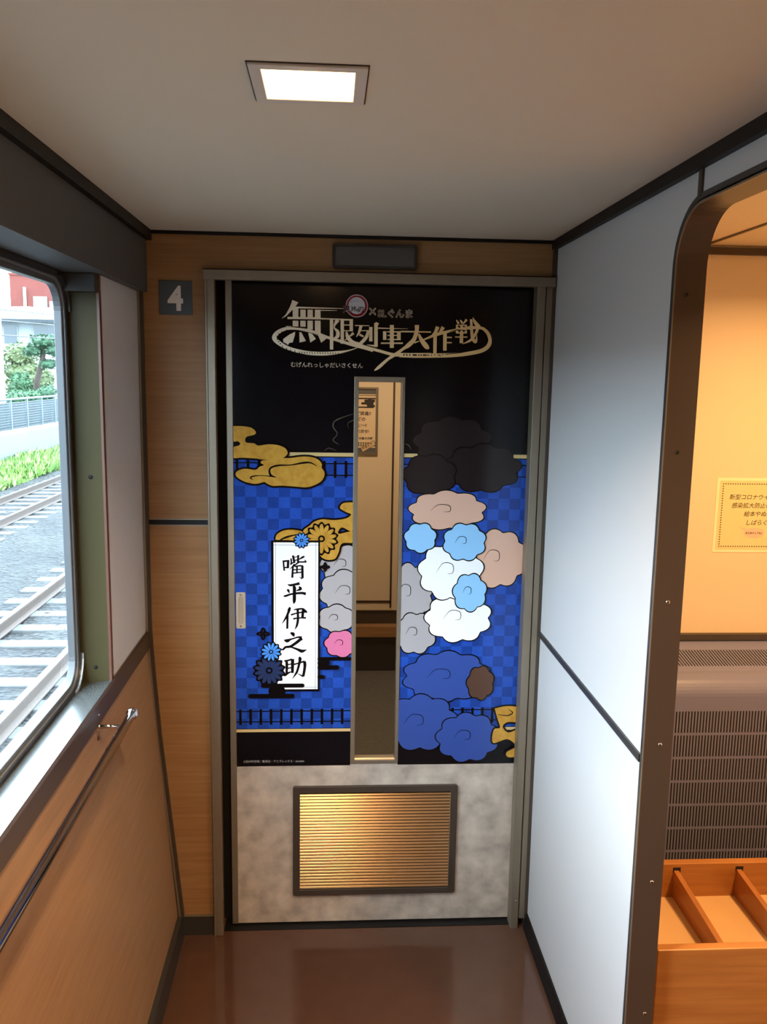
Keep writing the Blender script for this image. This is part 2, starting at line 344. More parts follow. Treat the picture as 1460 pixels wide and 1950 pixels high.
# flush pull
HX0, HX1, HZ0, HZ1 = -0.2525, -0.2265, 0.890, 0.992
hd = obj('flush_pull', ring(MB(), rrect(HX0, HX1, HZ0, HZ1, 0.004, 3), rrect(HX0+0.0075, HX1-0.006, HZ0+0.014, HZ1-0.013, 0.005, 3), 'y', YD-0.0035, YD-0.0004), M('satin_beige_metal', (0.50, 0.42, 0.31), 0.35, 0.3), dr, 0.001)
obj('pull_recess', MB().box(HX0+0.003, HX1-0.003, YD-0.0012, YD-0.0006, HZ0+0.01, HZ1-0.01), M('recess_metal', (0.40, 0.33, 0.24), 0.4, 0.3), hd)
m_ = MB()
for z in (HZ0+0.007, HZ1-0.007): m_.tube([(-0.2395, YD-0.0034, z), (-0.2395, YD-0.0042, z)], 0.0026, 10)
obj('pull_screws', m_, bronze, hd)

# poster artwork, in millimetres on the door face (x across, z up; third number = stroke width)
TITLE = [[(-90.2,1750.7,4.7),(32.8,1750.6,1.2)],[(-25.9,1744.8,2.7),(16.0,1745.1,0.8)],[(-91.1,1752.5,14.7),(-91.1,1726.1,14.7)],[(-72.0,1745.6,13.7),(-71.9,1726.5,13.7)],[(-53.5,1746.0,13.7),(-53.5,1726.8,13.7)],[(-33.8,1746.4,14.7),(-33.7,1726.9,14.7)],[(-112.1,1723.8,5.5),(-25.9,1724.7,5.5)],[(-25.9,1723.8,3.5),(57.5,1722.9,2.7)],[(-91.1,1717.3,14.7),(-91.1,1702.3,14.7)],[(-71.9,1717.7,13.7),(-71.9,1702.3,13.7)],[(-53.4,1718.1,13.7),(-53.4,1695.7,13.7)],[(-33.7,1718.5,14.7),(-33.5,1685.0,14.7)],[(2.0,1722.5,8.8),(2.5,1645.5,8.8)],[(17.7,1721.9,11.8),(8.9,1703.3,3.5),(18.0,1691.6,8.8),(17.5,1679.6,9.4),(8.2,1673.9,2.9)],[(29.9,1723.0,8.8),(30.4,1667.8,8.8)],[(25.6,1721.5,3.1),(57.5,1722.1,3.1)],[(53.2,1722.6,8.8),(53.5,1693.2,8.8)],[(33.2,1708.8,2.4),(50.1,1709.1,2.4)],[(33.3,1694.4,2.4),(50.2,1694.4,2.4)],[(25.2,1663.7,3.5),(32.7,1661.9,3.5)],[(59.7,1688.7,7.4),(48.5,1679.6,3.5)],[(40.9,1692.0,4.3),(44.8,1677.3,9.8),(58.1,1664.6,9.8),(77.0,1658.5,11.8)],[(42.9,1673.6,3.9),(36.4,1669.8,2.0)],[(69.6,1650.9,1.2),(45.1,1643.1,3.9),(15.0,1637.5,7.8),(-16.9,1634.4,9.4),(-50.8,1634.9,9.4),(-78.9,1639.0,9.0),(-107.0,1645.9,9.0),(-129.3,1656.5,10.8),(-145.2,1670.0,12.1),(-142.3,1681.1,11.8),(-129.3,1691.5,9.4),(-110.6,1697.3,7.8),(-88.3,1696.5,6.3),(-58.4,1692.3,8.8),(-32.2,1684.7,8.2),(-7.8,1676.3,7.1),(24.2,1667.7,7.1),(58.2,1658.2,7.8),(86.5,1651.3,7.1),(111.2,1644.3,6.7)],[(-116.2,1702.2,1.6),(-101.3,1703.0,0.8)],[(62.9,1708.1,2.7),(100.5,1708.3,2.0)],[(78.9,1707.9,8.2),(73.8,1690.8,5.9),(67.0,1679.2,1.6)],[(97.5,1695.9,5.9),(92.4,1678.2,8.8),(75.3,1659.4,8.2)],[(79.0,1695.3,2.4),(99.7,1695.7,2.4)],[(75.0,1685.3,5.9),(85.8,1680.3,4.3)],[(104.3,1705.2,8.8),(104.8,1668.3,8.8)],[(117.7,1715.6,9.4),(118.6,1654.6,9.4)],[(116.4,1715.6,5.9),(124.9,1712.4,4.7)],[(120.1,1656.1,6.3),(94.6,1659.4,1.0)],[(159.3,1711.3,10.6),(160.3,1652.6,10.6)],[(123.2,1702.5,3.5),(201.6,1702.3,0.6)],[(140.7,1694.9,8.8),(141.1,1672.7,8.8)],[(178.1,1695.0,9.8),(178.5,1672.8,9.8)],[(146.9,1693.5,3.1),(182.9,1694.2,3.1)],[(148.0,1684.5,2.7),(175.5,1685.0,2.7)],[(148.2,1674.1,2.7),(175.7,1674.2,2.7)],[(131.3,1664.1,3.9),(189.1,1665.2,3.9)],[(182.8,1695.1,3.9),(262.5,1695.2,3.1)],[(224.7,1712.6,11.4),(224.8,1698.3,10.6),(218.3,1676.0,10.8),(204.4,1660.8,11.8),(191.3,1651.3,7.4),(168.8,1635.1,8.2),(150.0,1622.6,7.1),(127.6,1602.6,8.2),(115.4,1593.1,2.4)],[(230.0,1690.1,5.1),(238.3,1673.6,10.6),(251.1,1658.0,12.9),(258.3,1652.2,3.9)],[(264.0,1635.3,12.1),(214.5,1634.4,11.4),(185.9,1635.0,9.8),(163.1,1635.4,7.8),(130.7,1643.3,7.4),(100.3,1651.0,7.4),(68.1,1660.2,7.4)],[(219.5,1666.7,3.9),(232.7,1671.6,2.0)],[(243.9,1675.3,3.6),(264.0,1683.8,6.2)],[(262.2,1683.4,6.2),(277.9,1689.2,8.0),(302.4,1696.2,6.9),(326.9,1702.2,5.8),(355.0,1706.5,8.0),(390.3,1708.9,7.2),(406.5,1702.0,8.3),(416.8,1686.7,10.1),(417.5,1666.0,10.9),(401.2,1651.0,10.5),(371.2,1643.0,10.0),(339.4,1638.3,10.5),(304.1,1635.9,11.2),(268.7,1634.6,11.2),(224.6,1633.8,11.6),(180.6,1634.4,11.2)],[(279.7,1709.5,10.1),(274.2,1695.2,8.3),(264.0,1683.8,3.6)],[(273.6,1690.8,9.1),(274.1,1640.6,9.1)],[(294.5,1708.8,10.1),(284.9,1691.9,6.2),(279.7,1689.2,1.8)],[(299.4,1695.6,9.4),(300.2,1648.0,9.4)],[(304.5,1682.3,3.6),(317.8,1682.2,3.6)],[(304.9,1668.9,3.6),(318.2,1668.8,3.6)],[(328.8,1727.6,2.5),(334.9,1718.1,6.9)],[(338.8,1727.8,2.5),(345.1,1719.0,6.9)],[(355.7,1729.3,7.2),(346.2,1716.6,1.8)],[(328.3,1713.9,3.6),(356.9,1714.4,3.6)],[(331.5,1715.1,7.6),(332.1,1693.3,7.6)],[(343.3,1715.4,9.1),(343.5,1668.1,9.1)],[(353.3,1715.6,7.6),(354.0,1693.8,7.6)],[(328.6,1704.6,4.7),(357.2,1705.2,4.7)],[(328.9,1694.5,3.3),(357.5,1695.0,3.3)],[(326.6,1683.6,3.3),(359.2,1684.2,3.3)],[(367.5,1730.1,6.5),(369.0,1709.9,7.2),(371.9,1685.9,8.7),(375.8,1677.0,8.7),(381.8,1672.2,7.2),(384.4,1689.5,1.1)],[(386.8,1708.5,8.0),(378.6,1689.4,7.2),(366.6,1675.4,6.2),(346.5,1666.1,1.1)],[(371.7,1735.3,1.1),(377.8,1722.9,8.3),(389.4,1710.3,10.5)],[(360.2,1709.0,7.2),(390.3,1709.3,7.2)]]
TITLE_POLY = [[(-99.5,1769.6),(-83.7,1763.6),(-91.1,1753.4),(-101.3,1742.3),(-115.3,1728.3),(-127.3,1721.3),(-116.2,1732.9),(-106.9,1749.5),(-102.2,1760.5)],[(-106.9,1681.8),(-92.0,1689.4),(-92.9,1680.2),(-98.5,1661.7),(-107.0,1660.6),(-110.7,1655.0),(-115.3,1658.6),(-122.8,1662.2),(-123.4,1669.5),(-116.3,1675.2)],[(-81.4,1688.7),(-76.1,1687.9),(-64.0,1666.0),(-80.8,1661.7)],[(-58.4,1687.3),(-49.1,1685.7),(-38.2,1672.1),(-52.7,1662.2)],[(-34.1,1685.0),(-23.8,1682.5),(-10.6,1673.5),(-24.6,1662.2)]]
TITLE_DARK = [[(-125.6,1652.9,1.8),(-123.8,1648.5,1.8)],[(-115.4,1647.6,1.8),(-113.5,1643.2,1.8)],[(-105.1,1644.1,1.8),(-103.2,1639.7,1.8)],[(-93.9,1641.9,1.8),(-92.0,1637.5,1.8)],[(-82.6,1639.0,1.8),(-80.0,1633.5,1.8)],[(-75.9,1638.9,1.8),(-73.3,1633.5,1.8)],[(-69.2,1638.7,1.8),(-66.5,1633.5,1.8)],[(-62.4,1638.6,1.8),(-59.8,1633.5,1.8)],[(-55.6,1638.5,1.8),(-53.0,1633.5,1.8)],[(-48.9,1638.4,1.8),(-46.2,1633.5,1.8)],[(-42.1,1638.3,1.8),(-39.5,1633.6,1.8)],[(-35.4,1638.2,1.8),(-32.7,1633.6,1.8)],[(-28.6,1638.1,1.8),(-26.0,1633.7,1.8)],[(-21.9,1638.0,1.8),(-19.2,1633.7,1.8)],[(-15.1,1638.0,1.8),(-12.4,1633.8,1.8)],[(-8.3,1637.9,1.8),(-5.7,1633.9,1.8)],[(-1.5,1637.9,1.8),(1.1,1634.0,1.8)],[(5.2,1637.9,1.8),(7.9,1634.1,1.8)],[(12.0,1637.9,1.8),(14.7,1634.2,1.8)],[(18.8,1637.8,1.8),(21.4,1634.3,1.8)],[(-116.2,1692.6,1.2),(-88.3,1693.2,1.6),(-58.4,1687.9,1.6),(-32.2,1682.1,1.2)],[(-140.5,1677.5,2.4),(-136.4,1676.1,2.4)],[(-140.1,1669.2,2.4),(-135.7,1669.5,2.4)],[(-136.8,1661.9,2.4),(-133.1,1663.8,2.4)],[(-132.1,1656.5,2.4),(-129.0,1659.3,2.4)],[(-135.8,1683.1,2.4),(-132.1,1681.3,2.4)],[(-127.4,1689.7,2.0),(-125.6,1687.0,2.0)],[(192.6,1636.2,2.9),(192.6,1632.5,2.9)],[(200.2,1636.4,2.9),(200.2,1632.6,2.9)],[(207.8,1636.5,2.9),(207.8,1632.8,2.9)],[(215.4,1634.8,3.5),(226.8,1635.0,3.5)],[(231.6,1636.9,3.1),(231.7,1633.2,3.1)],[(237.3,1637.0,3.1),(237.4,1633.3,3.1)],[(242.1,1635.3,3.5),(252.6,1635.4,3.5)],[(256.3,1637.4,3.1),(256.4,1633.6,3.1)],[(191.1,1636.3,2.9),(193.9,1636.4,2.9)],[(198.2,1636.1,2.9),(201.0,1636.2,2.9)],[(207.0,1635.9,2.9),(209.8,1636.0,2.9)],[(216.7,1636.1,2.9),(219.5,1636.2,2.9)],[(220.2,1635.8,2.9),(223.0,1635.9,2.9)],[(229.9,1635.6,2.9),(232.7,1635.7,2.9)],[(236.9,1635.4,2.9),(239.8,1635.5,2.9)],[(245.8,1635.6,2.9),(248.6,1635.6,2.9)],[(249.3,1635.6,2.9),(252.1,1635.7,2.9)],[(254.6,1635.4,2.9),(257.4,1635.4,2.9)],[(263.4,1635.5,2.9),(266.2,1635.6,2.9)],[(272.2,1636.4,2.9),(275.0,1636.4,2.9)],[(282.8,1636.2,2.9),(285.7,1636.3,2.9)],[(286.4,1634.9,2.9),(289.2,1635.0,2.9)],[(293.4,1637.5,2.9),(296.2,1637.5,2.9)],[(302.2,1638.7,1.8),(339.3,1642.8,1.6),(371.0,1649.6,1.6),(392.1,1656.0,1.4),(406.1,1662.3,1.4)],[(386.9,1703.0,1.3),(401.3,1698.5,1.6),(408.6,1691.7,1.8),(413.5,1679.8,1.8),(413.7,1672.8,1.4)],[(333.6,1712.6,4.3),(339.0,1709.3,4.3)],[(346.9,1712.5,4.0),(350.5,1709.9,4.0)],[(334.9,1700.6,4.7),(339.0,1697.6,4.7)],[(347.2,1701.2,4.3),(350.9,1698.4,4.3)],[(358.6,1703.7,4.3),(362.4,1696.0,5.4)],[(311.2,1696.7,0.7),(330.4,1701.9,2.2),(358.7,1701.1,0.7)]]
PLAQUE = [[(-123.8,1080.0,4.3),(-121.3,1053.1,4.9)],[(-126.0,1079.0,4.9),(-107.7,1080.9,4.9)],[(-110.6,1080.9,6.6),(-111.6,1060.8,6.6)],[(-120.5,1062.0,4.1),(-109.3,1062.0,4.1)],[(-103.2,1087.4,4.5),(-101.6,1072.0,4.5)],[(-105.5,1070.9,5.3),(-96.5,1076.2,3.1)],[(-97.8,1095.5,6.0),(-94.0,1074.6,6.0)],[(-94.5,1090.3,2.3),(-85.8,1091.9,2.3)],[(-95.0,1080.9,3.3),(-86.3,1083.5,3.3)],[(-83.7,1096.8,5.7),(-84.3,1073.6,5.7)],[(-66.8,1093.0,4.1),(-72.1,1090.4,5.7),(-81.8,1084.6,2.5)],[(-85.3,1077.6,4.1),(-72.1,1077.6,4.1),(-61.4,1078.1,4.9)],[(-67.2,1084.1,1.2),(-62.4,1078.7,3.7)],[(-93.5,1072.0,4.5),(-99.6,1064.1,3.5),(-107.1,1056.8,0.8)],[(-84.3,1075.7,4.3),(-98.1,1063.6,3.1)],[(-93.5,1064.7,3.7),(-80.2,1067.1,4.1),(-70.5,1065.8,5.1)],[(-98.1,1064.2,4.9),(-99.8,1033.7,6.0)],[(-72.5,1066.3,6.6),(-72.0,1032.2,6.6)],[(-72.0,1031.5,5.3),(-76.1,1032.7,3.1),(-80.6,1036.7,0.6)],[(-86.8,1067.3,4.5),(-87.3,1047.4,4.5)],[(-96.5,1055.6,3.3),(-74.1,1057.4,3.3)],[(-96.5,1046.5,3.7),(-74.1,1049.2,3.7)],[(-112.4,1014.9,1.4),(-104.7,1012.8,6.4),(-92.4,1015.0,6.4),(-79.9,1017.9,8.0)],[(-114.4,998.9,2.7),(-110.9,998.4,7.2),(-107.3,989.9,0.8)],[(-81.7,1009.0,4.1),(-77.1,1002.6,7.8),(-88.8,997.3,2.3)],[(-123.4,982.0,3.5),(-117.0,983.0,6.0),(-104.7,987.3,5.1),(-91.4,989.6,6.0),(-74.0,991.0,6.8),(-62.9,988.4,8.2)],[(-96.0,1011.1,6.2),(-94.0,1005.3,9.0),(-94.0,990.5,8.8),(-94.3,969.3,8.6),(-96.2,960.2,0.8)],[(-109.5,949.7,5.5),(-107.7,946.9,8.6),(-111.2,934.3,6.4),(-118.9,918.3,5.1),(-127.8,904.6,0.7)],[(-112.5,929.7,5.9),(-113.5,890.2,5.9)],[(-96.0,944.2,1.8),(-84.8,945.5,5.1),(-71.5,946.6,4.6),(-66.6,942.3,6.6),(-60.5,937.1,5.5)],[(-70.2,944.6,7.0),(-72.0,921.7,7.0)],[(-103.3,929.5,4.8),(-88.1,934.1,4.0),(-67.1,937.7,4.8),(-59.2,937.1,4.8)],[(-97.1,918.1,5.1),(-82.5,920.8,3.7),(-62.4,921.1,5.1)],[(-85.3,945.7,6.6),(-84.5,932.0,6.2),(-84.5,914.8,6.6),(-87.5,898.8,5.7),(-93.2,888.2,0.7)],[(-105.2,878.7,2.9),(-98.0,875.2,10.1),(-94.9,867.8,2.0)],[(-122.1,858.4,2.6),(-114.0,856.0,10.1),(-104.6,859.9,5.1),(-93.6,863.4,4.0),(-82.5,866.3,5.1),(-74.2,864.0,10.1)],[(-72.5,862.5,8.8),(-78.0,859.6,8.6),(-88.0,851.0,8.1),(-104.6,839.9,7.0),(-117.9,837.8,6.4),(-125.2,831.1,5.1),(-130.1,832.6,2.2)],[(-115.7,839.0,2.2),(-100.2,837.0,4.4),(-84.7,831.0,6.8),(-73.0,826.3,9.2),(-59.7,830.9,0.9)],[(-121.9,798.4,3.3),(-115.2,794.9,7.3),(-115.3,762.9,6.4)],[(-121.3,799.0,3.3),(-110.2,800.1,4.8),(-100.8,803.5,4.8)],[(-99.1,804.1,6.6),(-98.9,798.3,8.8),(-99.5,763.4,7.3)],[(-111.9,787.7,3.1),(-102.4,789.5,3.1)],[(-111.9,777.2,3.5),(-102.5,779.0,3.5)],[(-127.0,759.4,4.0),(-120.3,757.6,6.8),(-111.4,763.4,5.3),(-103.6,766.9,3.3)],[(-95.2,788.2,4.4),(-82.4,791.8,4.0),(-71.3,795.3,5.1),(-65.7,795.8,7.7)],[(-66.3,797.0,7.7),(-65.1,788.9,8.6),(-65.4,779.5,7.7),(-67.9,763.2,7.3),(-69.9,753.2,7.3)],[(-69.5,753.2,5.5),(-84.8,761.9,0.9)],[(-81.9,808.7,5.5),(-78.5,804.6,8.8),(-80.2,792.4,6.8),(-85.7,770.3,6.2),(-90.2,761.0,5.5),(-99.3,746.7,0.7)]]
CLOUDS = [[(-256.5,1442.6),(-231.2,1442.7),(-208.3,1439.1),(-195.7,1428.8),(-199.2,1420.7),(-217.7,1415.8),(-223.5,1408.8),(-220.1,1399.5),(-199.4,1397.5),(-189.0,1391.8),(-162.4,1395.6),(-137.0,1393.5),(-118.4,1385.6),(-112.0,1374.0),(-116.2,1365.7),(-127.8,1358.6),(-146.4,1354.9),(-174.2,1354.6),(-197.3,1357.8),(-232.0,1359.3),(-256.2,1359.5),(-256.0,1385.2),(-240.9,1391.2),(-236.3,1397.0),(-243.1,1402.7),(-255.8,1404.5)],[(-127.8,1359.7),(-104.5,1360.0),(-76.6,1363.8),(-51.0,1363.4),(-32.3,1357.2),(-21.7,1345.6),(-21.6,1335.0),(-14.6,1323.3),(-15.7,1309.1),(-27.3,1294.8),(-57.7,1282.2),(-92.9,1283.5),(-127.9,1285.6),(-151.3,1284.7),(-167.6,1291.2),(-174.5,1294.7),(-197.8,1289.7),(-225.6,1295.4),(-244.1,1305.8),(-249.8,1314.0),(-245.1,1323.4),(-225.3,1330.2),(-197.6,1327.4),(-185.9,1335.7),(-174.3,1340.5),(-182.4,1345.1),(-181.2,1351.0),(-167.2,1353.5),(-146.4,1356.0)],[(65.8,1242.1),(37.5,1239.7),(28.0,1226.4),(44.3,1215.5),(58.3,1209.0),(44.4,1197.8),(11.8,1193.2),(-18.7,1195.2),(-40.5,1188.5),(-53.5,1177.3),(-70.8,1161.7),(-49.0,1141.8),(-44.6,1128.5),(-18.2,1088.3),(12.6,1084.9),(24.7,1101.9),(34.1,1128.8),(67.0,1132.6),(66.7,1162.4),(25.1,1155.6),(33.7,1173.4),(66.6,1164.7)],[(-144.7,1138.3),(-141.2,1152.5),(-122.9,1163.6),(-96.9,1166.0),(-70.8,1159.5),(-66.4,1138.6)],[(469.8,655.3),(506.2,662.3),(542.2,654.7),(543.7,616.9),(508.1,614.4),(495.1,600.4),(512.0,583.3),(544.8,590.4),(545.5,534.6),(539.4,511.9),(513.3,509.3),(508.9,523.6),(533.8,541.6),(510.1,563.5),(468.7,552.6),(469.9,592.2),(487.0,597.7),(480.8,620.3)]]
SWIRL = [[(-34.5,1339.1,1.4),(-50.9,1347.6,3.6),(-69.6,1347.5,5.3),(-104.5,1341.2,2.9),(-137.1,1339.7,4.8),(-155.7,1333.7,4.8),(-160.4,1324.2,4.8),(-155.8,1312.5,6.0),(-141.9,1307.9,1.0)],[(-155.8,1310.1,2.9),(-179.1,1312.3,1.9),(-200.0,1310.9,3.3),(-210.5,1306.1,3.8),(-203.5,1300.8,1.2)],[(480.2,637.2,1.5),(507.3,634.2,3.1),(522.1,642.5,3.1),(509.3,652.7,1.5)],[(-131.6,1138.3,3.5),(-114.3,1146.0,5.3),(-88.2,1152.7,2.6)]]
FLOWERS = [('blue',-74.9,1137.3,22.9),('blue',-157.9,824.8,30.1),('gold',-21.1,1141.7,46.8),('dark',-163.2,771.0,46.0),('quad',-179.5,876.0,18.4),('quad',-11.0,1063.8,13.9)]
MIST = [(-185.9,-65.8,727.4,11.7),(-221.3,-94.1,697.3,12.8),(-165.7,-118.8,711.8,30.7),(-30.7,68.5,804.3,10.0),(-30.6,29.0,779.2,12.8),(-30.6,3.3,792.5,16.7),(-30.5,-10.0,752.0,11.1)]
RECT = {'plaque_outer':(-156.7,1136.9,-25.1,710.3),'plaque_inner':(-150.1,1131.3,-29.7,716.3),'film':(-246.9,1797.3,565.7,484.2)}
STANDIN = [('charcoal',329.3,1406.9,214.5,137.3,9,0.3),('charcoal',411.5,1336.8,214.5,131.6,9,0.9),('charcoal',269.2,1316.9,148.7,114.4,7,0.2),('cream',320.4,1221.2,214.5,108.7,9,0.5),('grey',40.7,1068.5,131.6,111.5,7,0.1),('cream',461.0,1087.5,171.6,165.9,9,0.1),('grey',51.5,992.0,157.3,128.7,8,0.7),('grey',20.4,917.7,100.1,80.1,6,0.2),('rose',35.5,845.7,94.4,77.2,7,0.3),('grey',219.2,989.2,137.3,171.6,9,0.4),('grey',239.1,875.3,120.1,120.1,8,0.2),('navy',330.7,750.0,251.7,148.7,10,0.2),('navy',259.8,614.1,214.5,168.8,9,0.8),('navy',395.9,568.8,183.1,148.7,9,0.3),('white',358.2,920.3,188.8,143.0,9,0.1),('white',333.9,1051.6,183.1,165.9,9,0.7),('skyblue',388.2,992.3,94.4,108.7,7,0.4),('skyblue',369.1,1134.2,120.1,105.8,8,0.2),('skyblue',247.5,1145.3,88.7,82.9,7,0.6),('brown',426.5,730.9,77.2,100.1,7,0.2)]
MISC = {'gold_top_z':(1374.7,1364.8),'gold_bot_z':(598.1,589.6),'blue_z':(1362.0,599.7),'rail_up':[1352.7,1345.6,1314.2,1307.2],'rail_lo':[657.0,650.8,619.9,611.3],'post_x':14.4,'post_lo_x':-243.8,'mm':1.43,'logo':(67.4,1757.7),'sl':(121.0,1730.8),'x':(108.4,1745.3),'kana':(-104.4,1605.2),'copy':(-235.6,505.2),'oni':[(33.8,1746.0),(54.4,1749.2),(68.0,1748.5),(73.7,1748.1),(49.5,1769.2)],'smoke':[[(60.6,1478.9,1.4),(16.2,1461.7,2.9),(8.0,1444.9,2.9),(19.3,1425.6,2.1),(8.2,1408.7,2.1),(23.7,1397.7,1.4)],[(60.8,1462.3,2.1),(46.9,1453.8,1.4),(49.9,1439.9,0.7)],[(-13.9,1380.4,0.9),(-2.8,1387.6,1.7),(16.8,1380.8,0.9)],[(200.6,1401.1,1.4),(210.6,1397.0,2.1),(216.5,1385.8,1.1)]]}

GLOSS = dict(rough=0.13, spec=0.28)
inkBlack = M('film_black', (0.0035, 0.004, 0.006), **GLOSS)
inkLine = M('ink_black', (0.003, 0.003, 0.004), **GLOSS)
gold = M('ink_gold_foil', (0.56, 0.32, 0.055), col2=(0.42, 0.21, 0.03), scale=60, detail=8, bump=0.4, **GLOSS)
goldFlat = M('ink_pale_gold', (0.62, 0.46, 0.21), **GLOSS)
inkWhite = M('ink_white', (0.90, 0.93, 0.96), **GLOSS)
inkBlue = M('ink_petal_blue', (0.075, 0.28, 0.80), **GLOSS)
inkDarkPetal = M('ink_dark_petal', (0.02, 0.035, 0.10), **GLOSS)
inkRed = M('ink_dark_red', (0.22, 0.008, 0.015), **GLOSS)
inkGrey = M('ink_line_grey', (0.16, 0.20, 0.28), **GLOSS)
inkSmoke = M('ink_smoke_line', (0.10, 0.085, 0.065), **GLOSS)
SMAT = {'charcoal': M('ink_charcoal', (0.016, 0.012, 0.013), **GLOSS), 'cream': M('ink_cream', (0.68, 0.42, 0.31), **GLOSS), 'white': inkWhite,
        'skyblue': M('ink_sky_blue', (0.28, 0.56, 0.86), **GLOSS), 'grey': M('ink_grey', (0.40, 0.38, 0.39), **GLOSS), 'rose': M('ink_rose', (0.62, 0.17, 0.32), **GLOSS),
        'navy': M('ink_navy', (0.035, 0.075, 0.30), **GLOSS), 'brown': M('ink_brown', (0.09, 0.045, 0.03), **GLOSS)}
# blue chequered ground: procedural checks with a mottled print
blueM = bpy.data.materials.new('ink_blue_checks'); blueM.use_nodes = True; nt = blueM.node_tree; b = nt.nodes['Principled BSDF']
b.inputs['Roughness'].default_value = 0.13; b.inputs['Specular IOR Level'].default_value = 0.28
tc = nt.nodes.new('ShaderNodeTexCoord'); mp = nt.nodes.new('ShaderNodeMapping'); mp.inputs['Location'].default_value = (0.4, 0.5, 0.18)
ck = nt.nodes.new('ShaderNodeTexChecker'); ck.inputs['Scale'].default_value = 1/0.0298
ck.inputs['Color1'].default_value = (0.017, 0.074, 0.41, 1); ck.inputs['Color2'].default_value = (0.012, 0.048, 0.26, 1)
nz = nt.nodes.new('ShaderNodeTexNoise'); nz.inputs['Scale'].default_value = 260; nz.inputs['Detail'].default_value = 4
n2 = nt.nodes.new('ShaderNodeTexNoise'); n2.inputs['Scale'].default_value = 18
rp = nt.nodes.new('ShaderNodeMapRange'); rp.inputs['From Min'].default_value = 0.3; rp.inputs['From Max'].default_value = 0.7; rp.inputs['To Min'].default_value = 0.72; rp.inputs['To Max'].default_value = 1.25
mxn = nt.nodes.new('ShaderNodeMath'); mxn.operation = 'MULTIPLY_ADD'; mxn.inputs[1].default_value = 0.6
nt.links.new(tc.outputs['Object'], mp.inputs[0]); nt.links.new(mp.outputs[0], ck.inputs['Vector'])
nt.links.new(tc.outputs['Object'], nz.inputs['Vector']); nt.links.new(tc.outputs['Object'], n2.inputs['Vector'])
sc_ = nt.nodes.new('ShaderNodeMath'); sc_.operation = 'MULTIPLY'; sc_.inputs[1].default_value = 0.4
nt.links.new(n2.outputs['Fac'], sc_.inputs[0]); nt.links.new(nz.outputs['Fac'], mxn.inputs[0]); nt.links.new(sc_.outputs[0], mxn.inputs[2]); nt.links.new(mxn.outputs[0], rp.inputs[0])
vm = nt.nodes.new('ShaderNodeVectorMath'); vm.operation = 'SCALE'; nt.links.new(ck.outputs['Color'], vm.inputs[0]); nt.links.new(rp.outputs[0], vm.inputs['Scale']); nt.links.new(vm.outputs[0], b.inputs['Base Color'])

FX0, FX1, FZ0, FZ1 = DX0*1000, 544.0, 488.0, 1826.0
HX = (PX0*1000, PX1*1000)
last = [None]
def A_():
    last[0] = Art((last[0].Y if last[0] else YD-0.0002)-0.00006); return last[0]
a = A_(); a.rect(FX0, FZ0, HX[0], FZ1); a.rect(HX[1], FZ0, FX1, FZ1); a.rect(HX[0], GZ1*1000, HX[1], FZ1)
film = art('printed_film', a, inkBlack, dr); 
def clipx(x0, x1): return [(max(x0, FX0), min(x1, HX[0])), (max(x0, HX[1]), min(x1, FX1))]
bz = MISC['blue_z']
a = A_()
for x0, x1 in clipx(FX0, FX1): a.rect(x0, bz[1], x1, bz[0])
art('chequered_ground', a, blueM, film)
a = A_()
for zz in (MISC['gold_top_z'], MISC['gold_bot_z']):
    for x0, x1 in clipx(FX0, FX1): a.rect(x0, zz[1], x1, zz[0])
art('gold_lines', a, goldFlat, film)
a = A_(); mm = MISC['mm']; stp = 20.55*mm*0.985
for key, px, t in (('rail_up', MISC['post_x'], stp), ('rail_lo', MISC['post_lo_x'], 19.8*mm)):
    r_ = MISC[key]
    for x0, x1 in clipx(FX0, FX1):
        for z in r_[1:3]: a.rect(x0, z-1.6, x1, z+1.6)
    k = -40
    while k < 60:
        x = px+k*t; k += 1
        if x < FX0+4 or x > FX1-4 or HX[0]-4 < x < HX[1]+4: continue
        a.rect(x-3.6, r_[3], x+3.6, r_[0])
art('track_pattern', a, inkLine, film)
# plain scalloped clouds of colour that stand in for the figure, in the manner of the gold ones
def scallop(cx, cz, w_, h_, n, ph, x0, x1):
    P_ = []
    for k in range(n*8):
        t = 2*math.pi*k/(n*8); rr_ = 0.86+0.14*abs(math.sin(n*t/2+ph))
        P_.append((min(max(cx+w_/2*rr_*math.cos(t), x0), x1), cz+h_/2*rr_*math.sin(t)))
    return P_
for k, cx, cz, w_, h_, n, ph in STANDIN:
    x0, x1 = (FX0+2, HX[0]) if cx < HX[0] else (HX[1], FX1)
    a = A_(); a.poly(scallop(cx, cz, w_+7, h_+7, n, ph, x0, x1)); art('cloud_edge', a, inkLine, film)
    a = A_(); a.poly(scallop(cx, cz, w_, h_, n, ph, x0, x1)); art('printed_cloud', a, SMAT[k], film, {'charcoal': 'charcoal', 'grey': 'grey', 'cream': 'cream', 'white': 'white', 'skyblue': 'sky blue', 'rose': 'rose', 'navy': 'navy', 'brown': 'brown'}[k]+' printed cloud')
    if w_ > 90 and k != 'charcoal':
        a = A_(); a.strokes([[(cx-w_*.22, cz-h_*.02, 0.4), (cx-w_*.12, cz+h_*.14, 1.6), (cx+w_*.02, cz+h_*.12, 2.0), (cx+w_*.03, cz-h_*.02, 1.6), (cx-w_*.05, cz-h_*.04, 0.5)]]); art('cloud_swirl', a, inkLine, film)
a = A_(); a.strokes(MISC['smoke']); art('smoke_lines', a, inkSmoke, film)
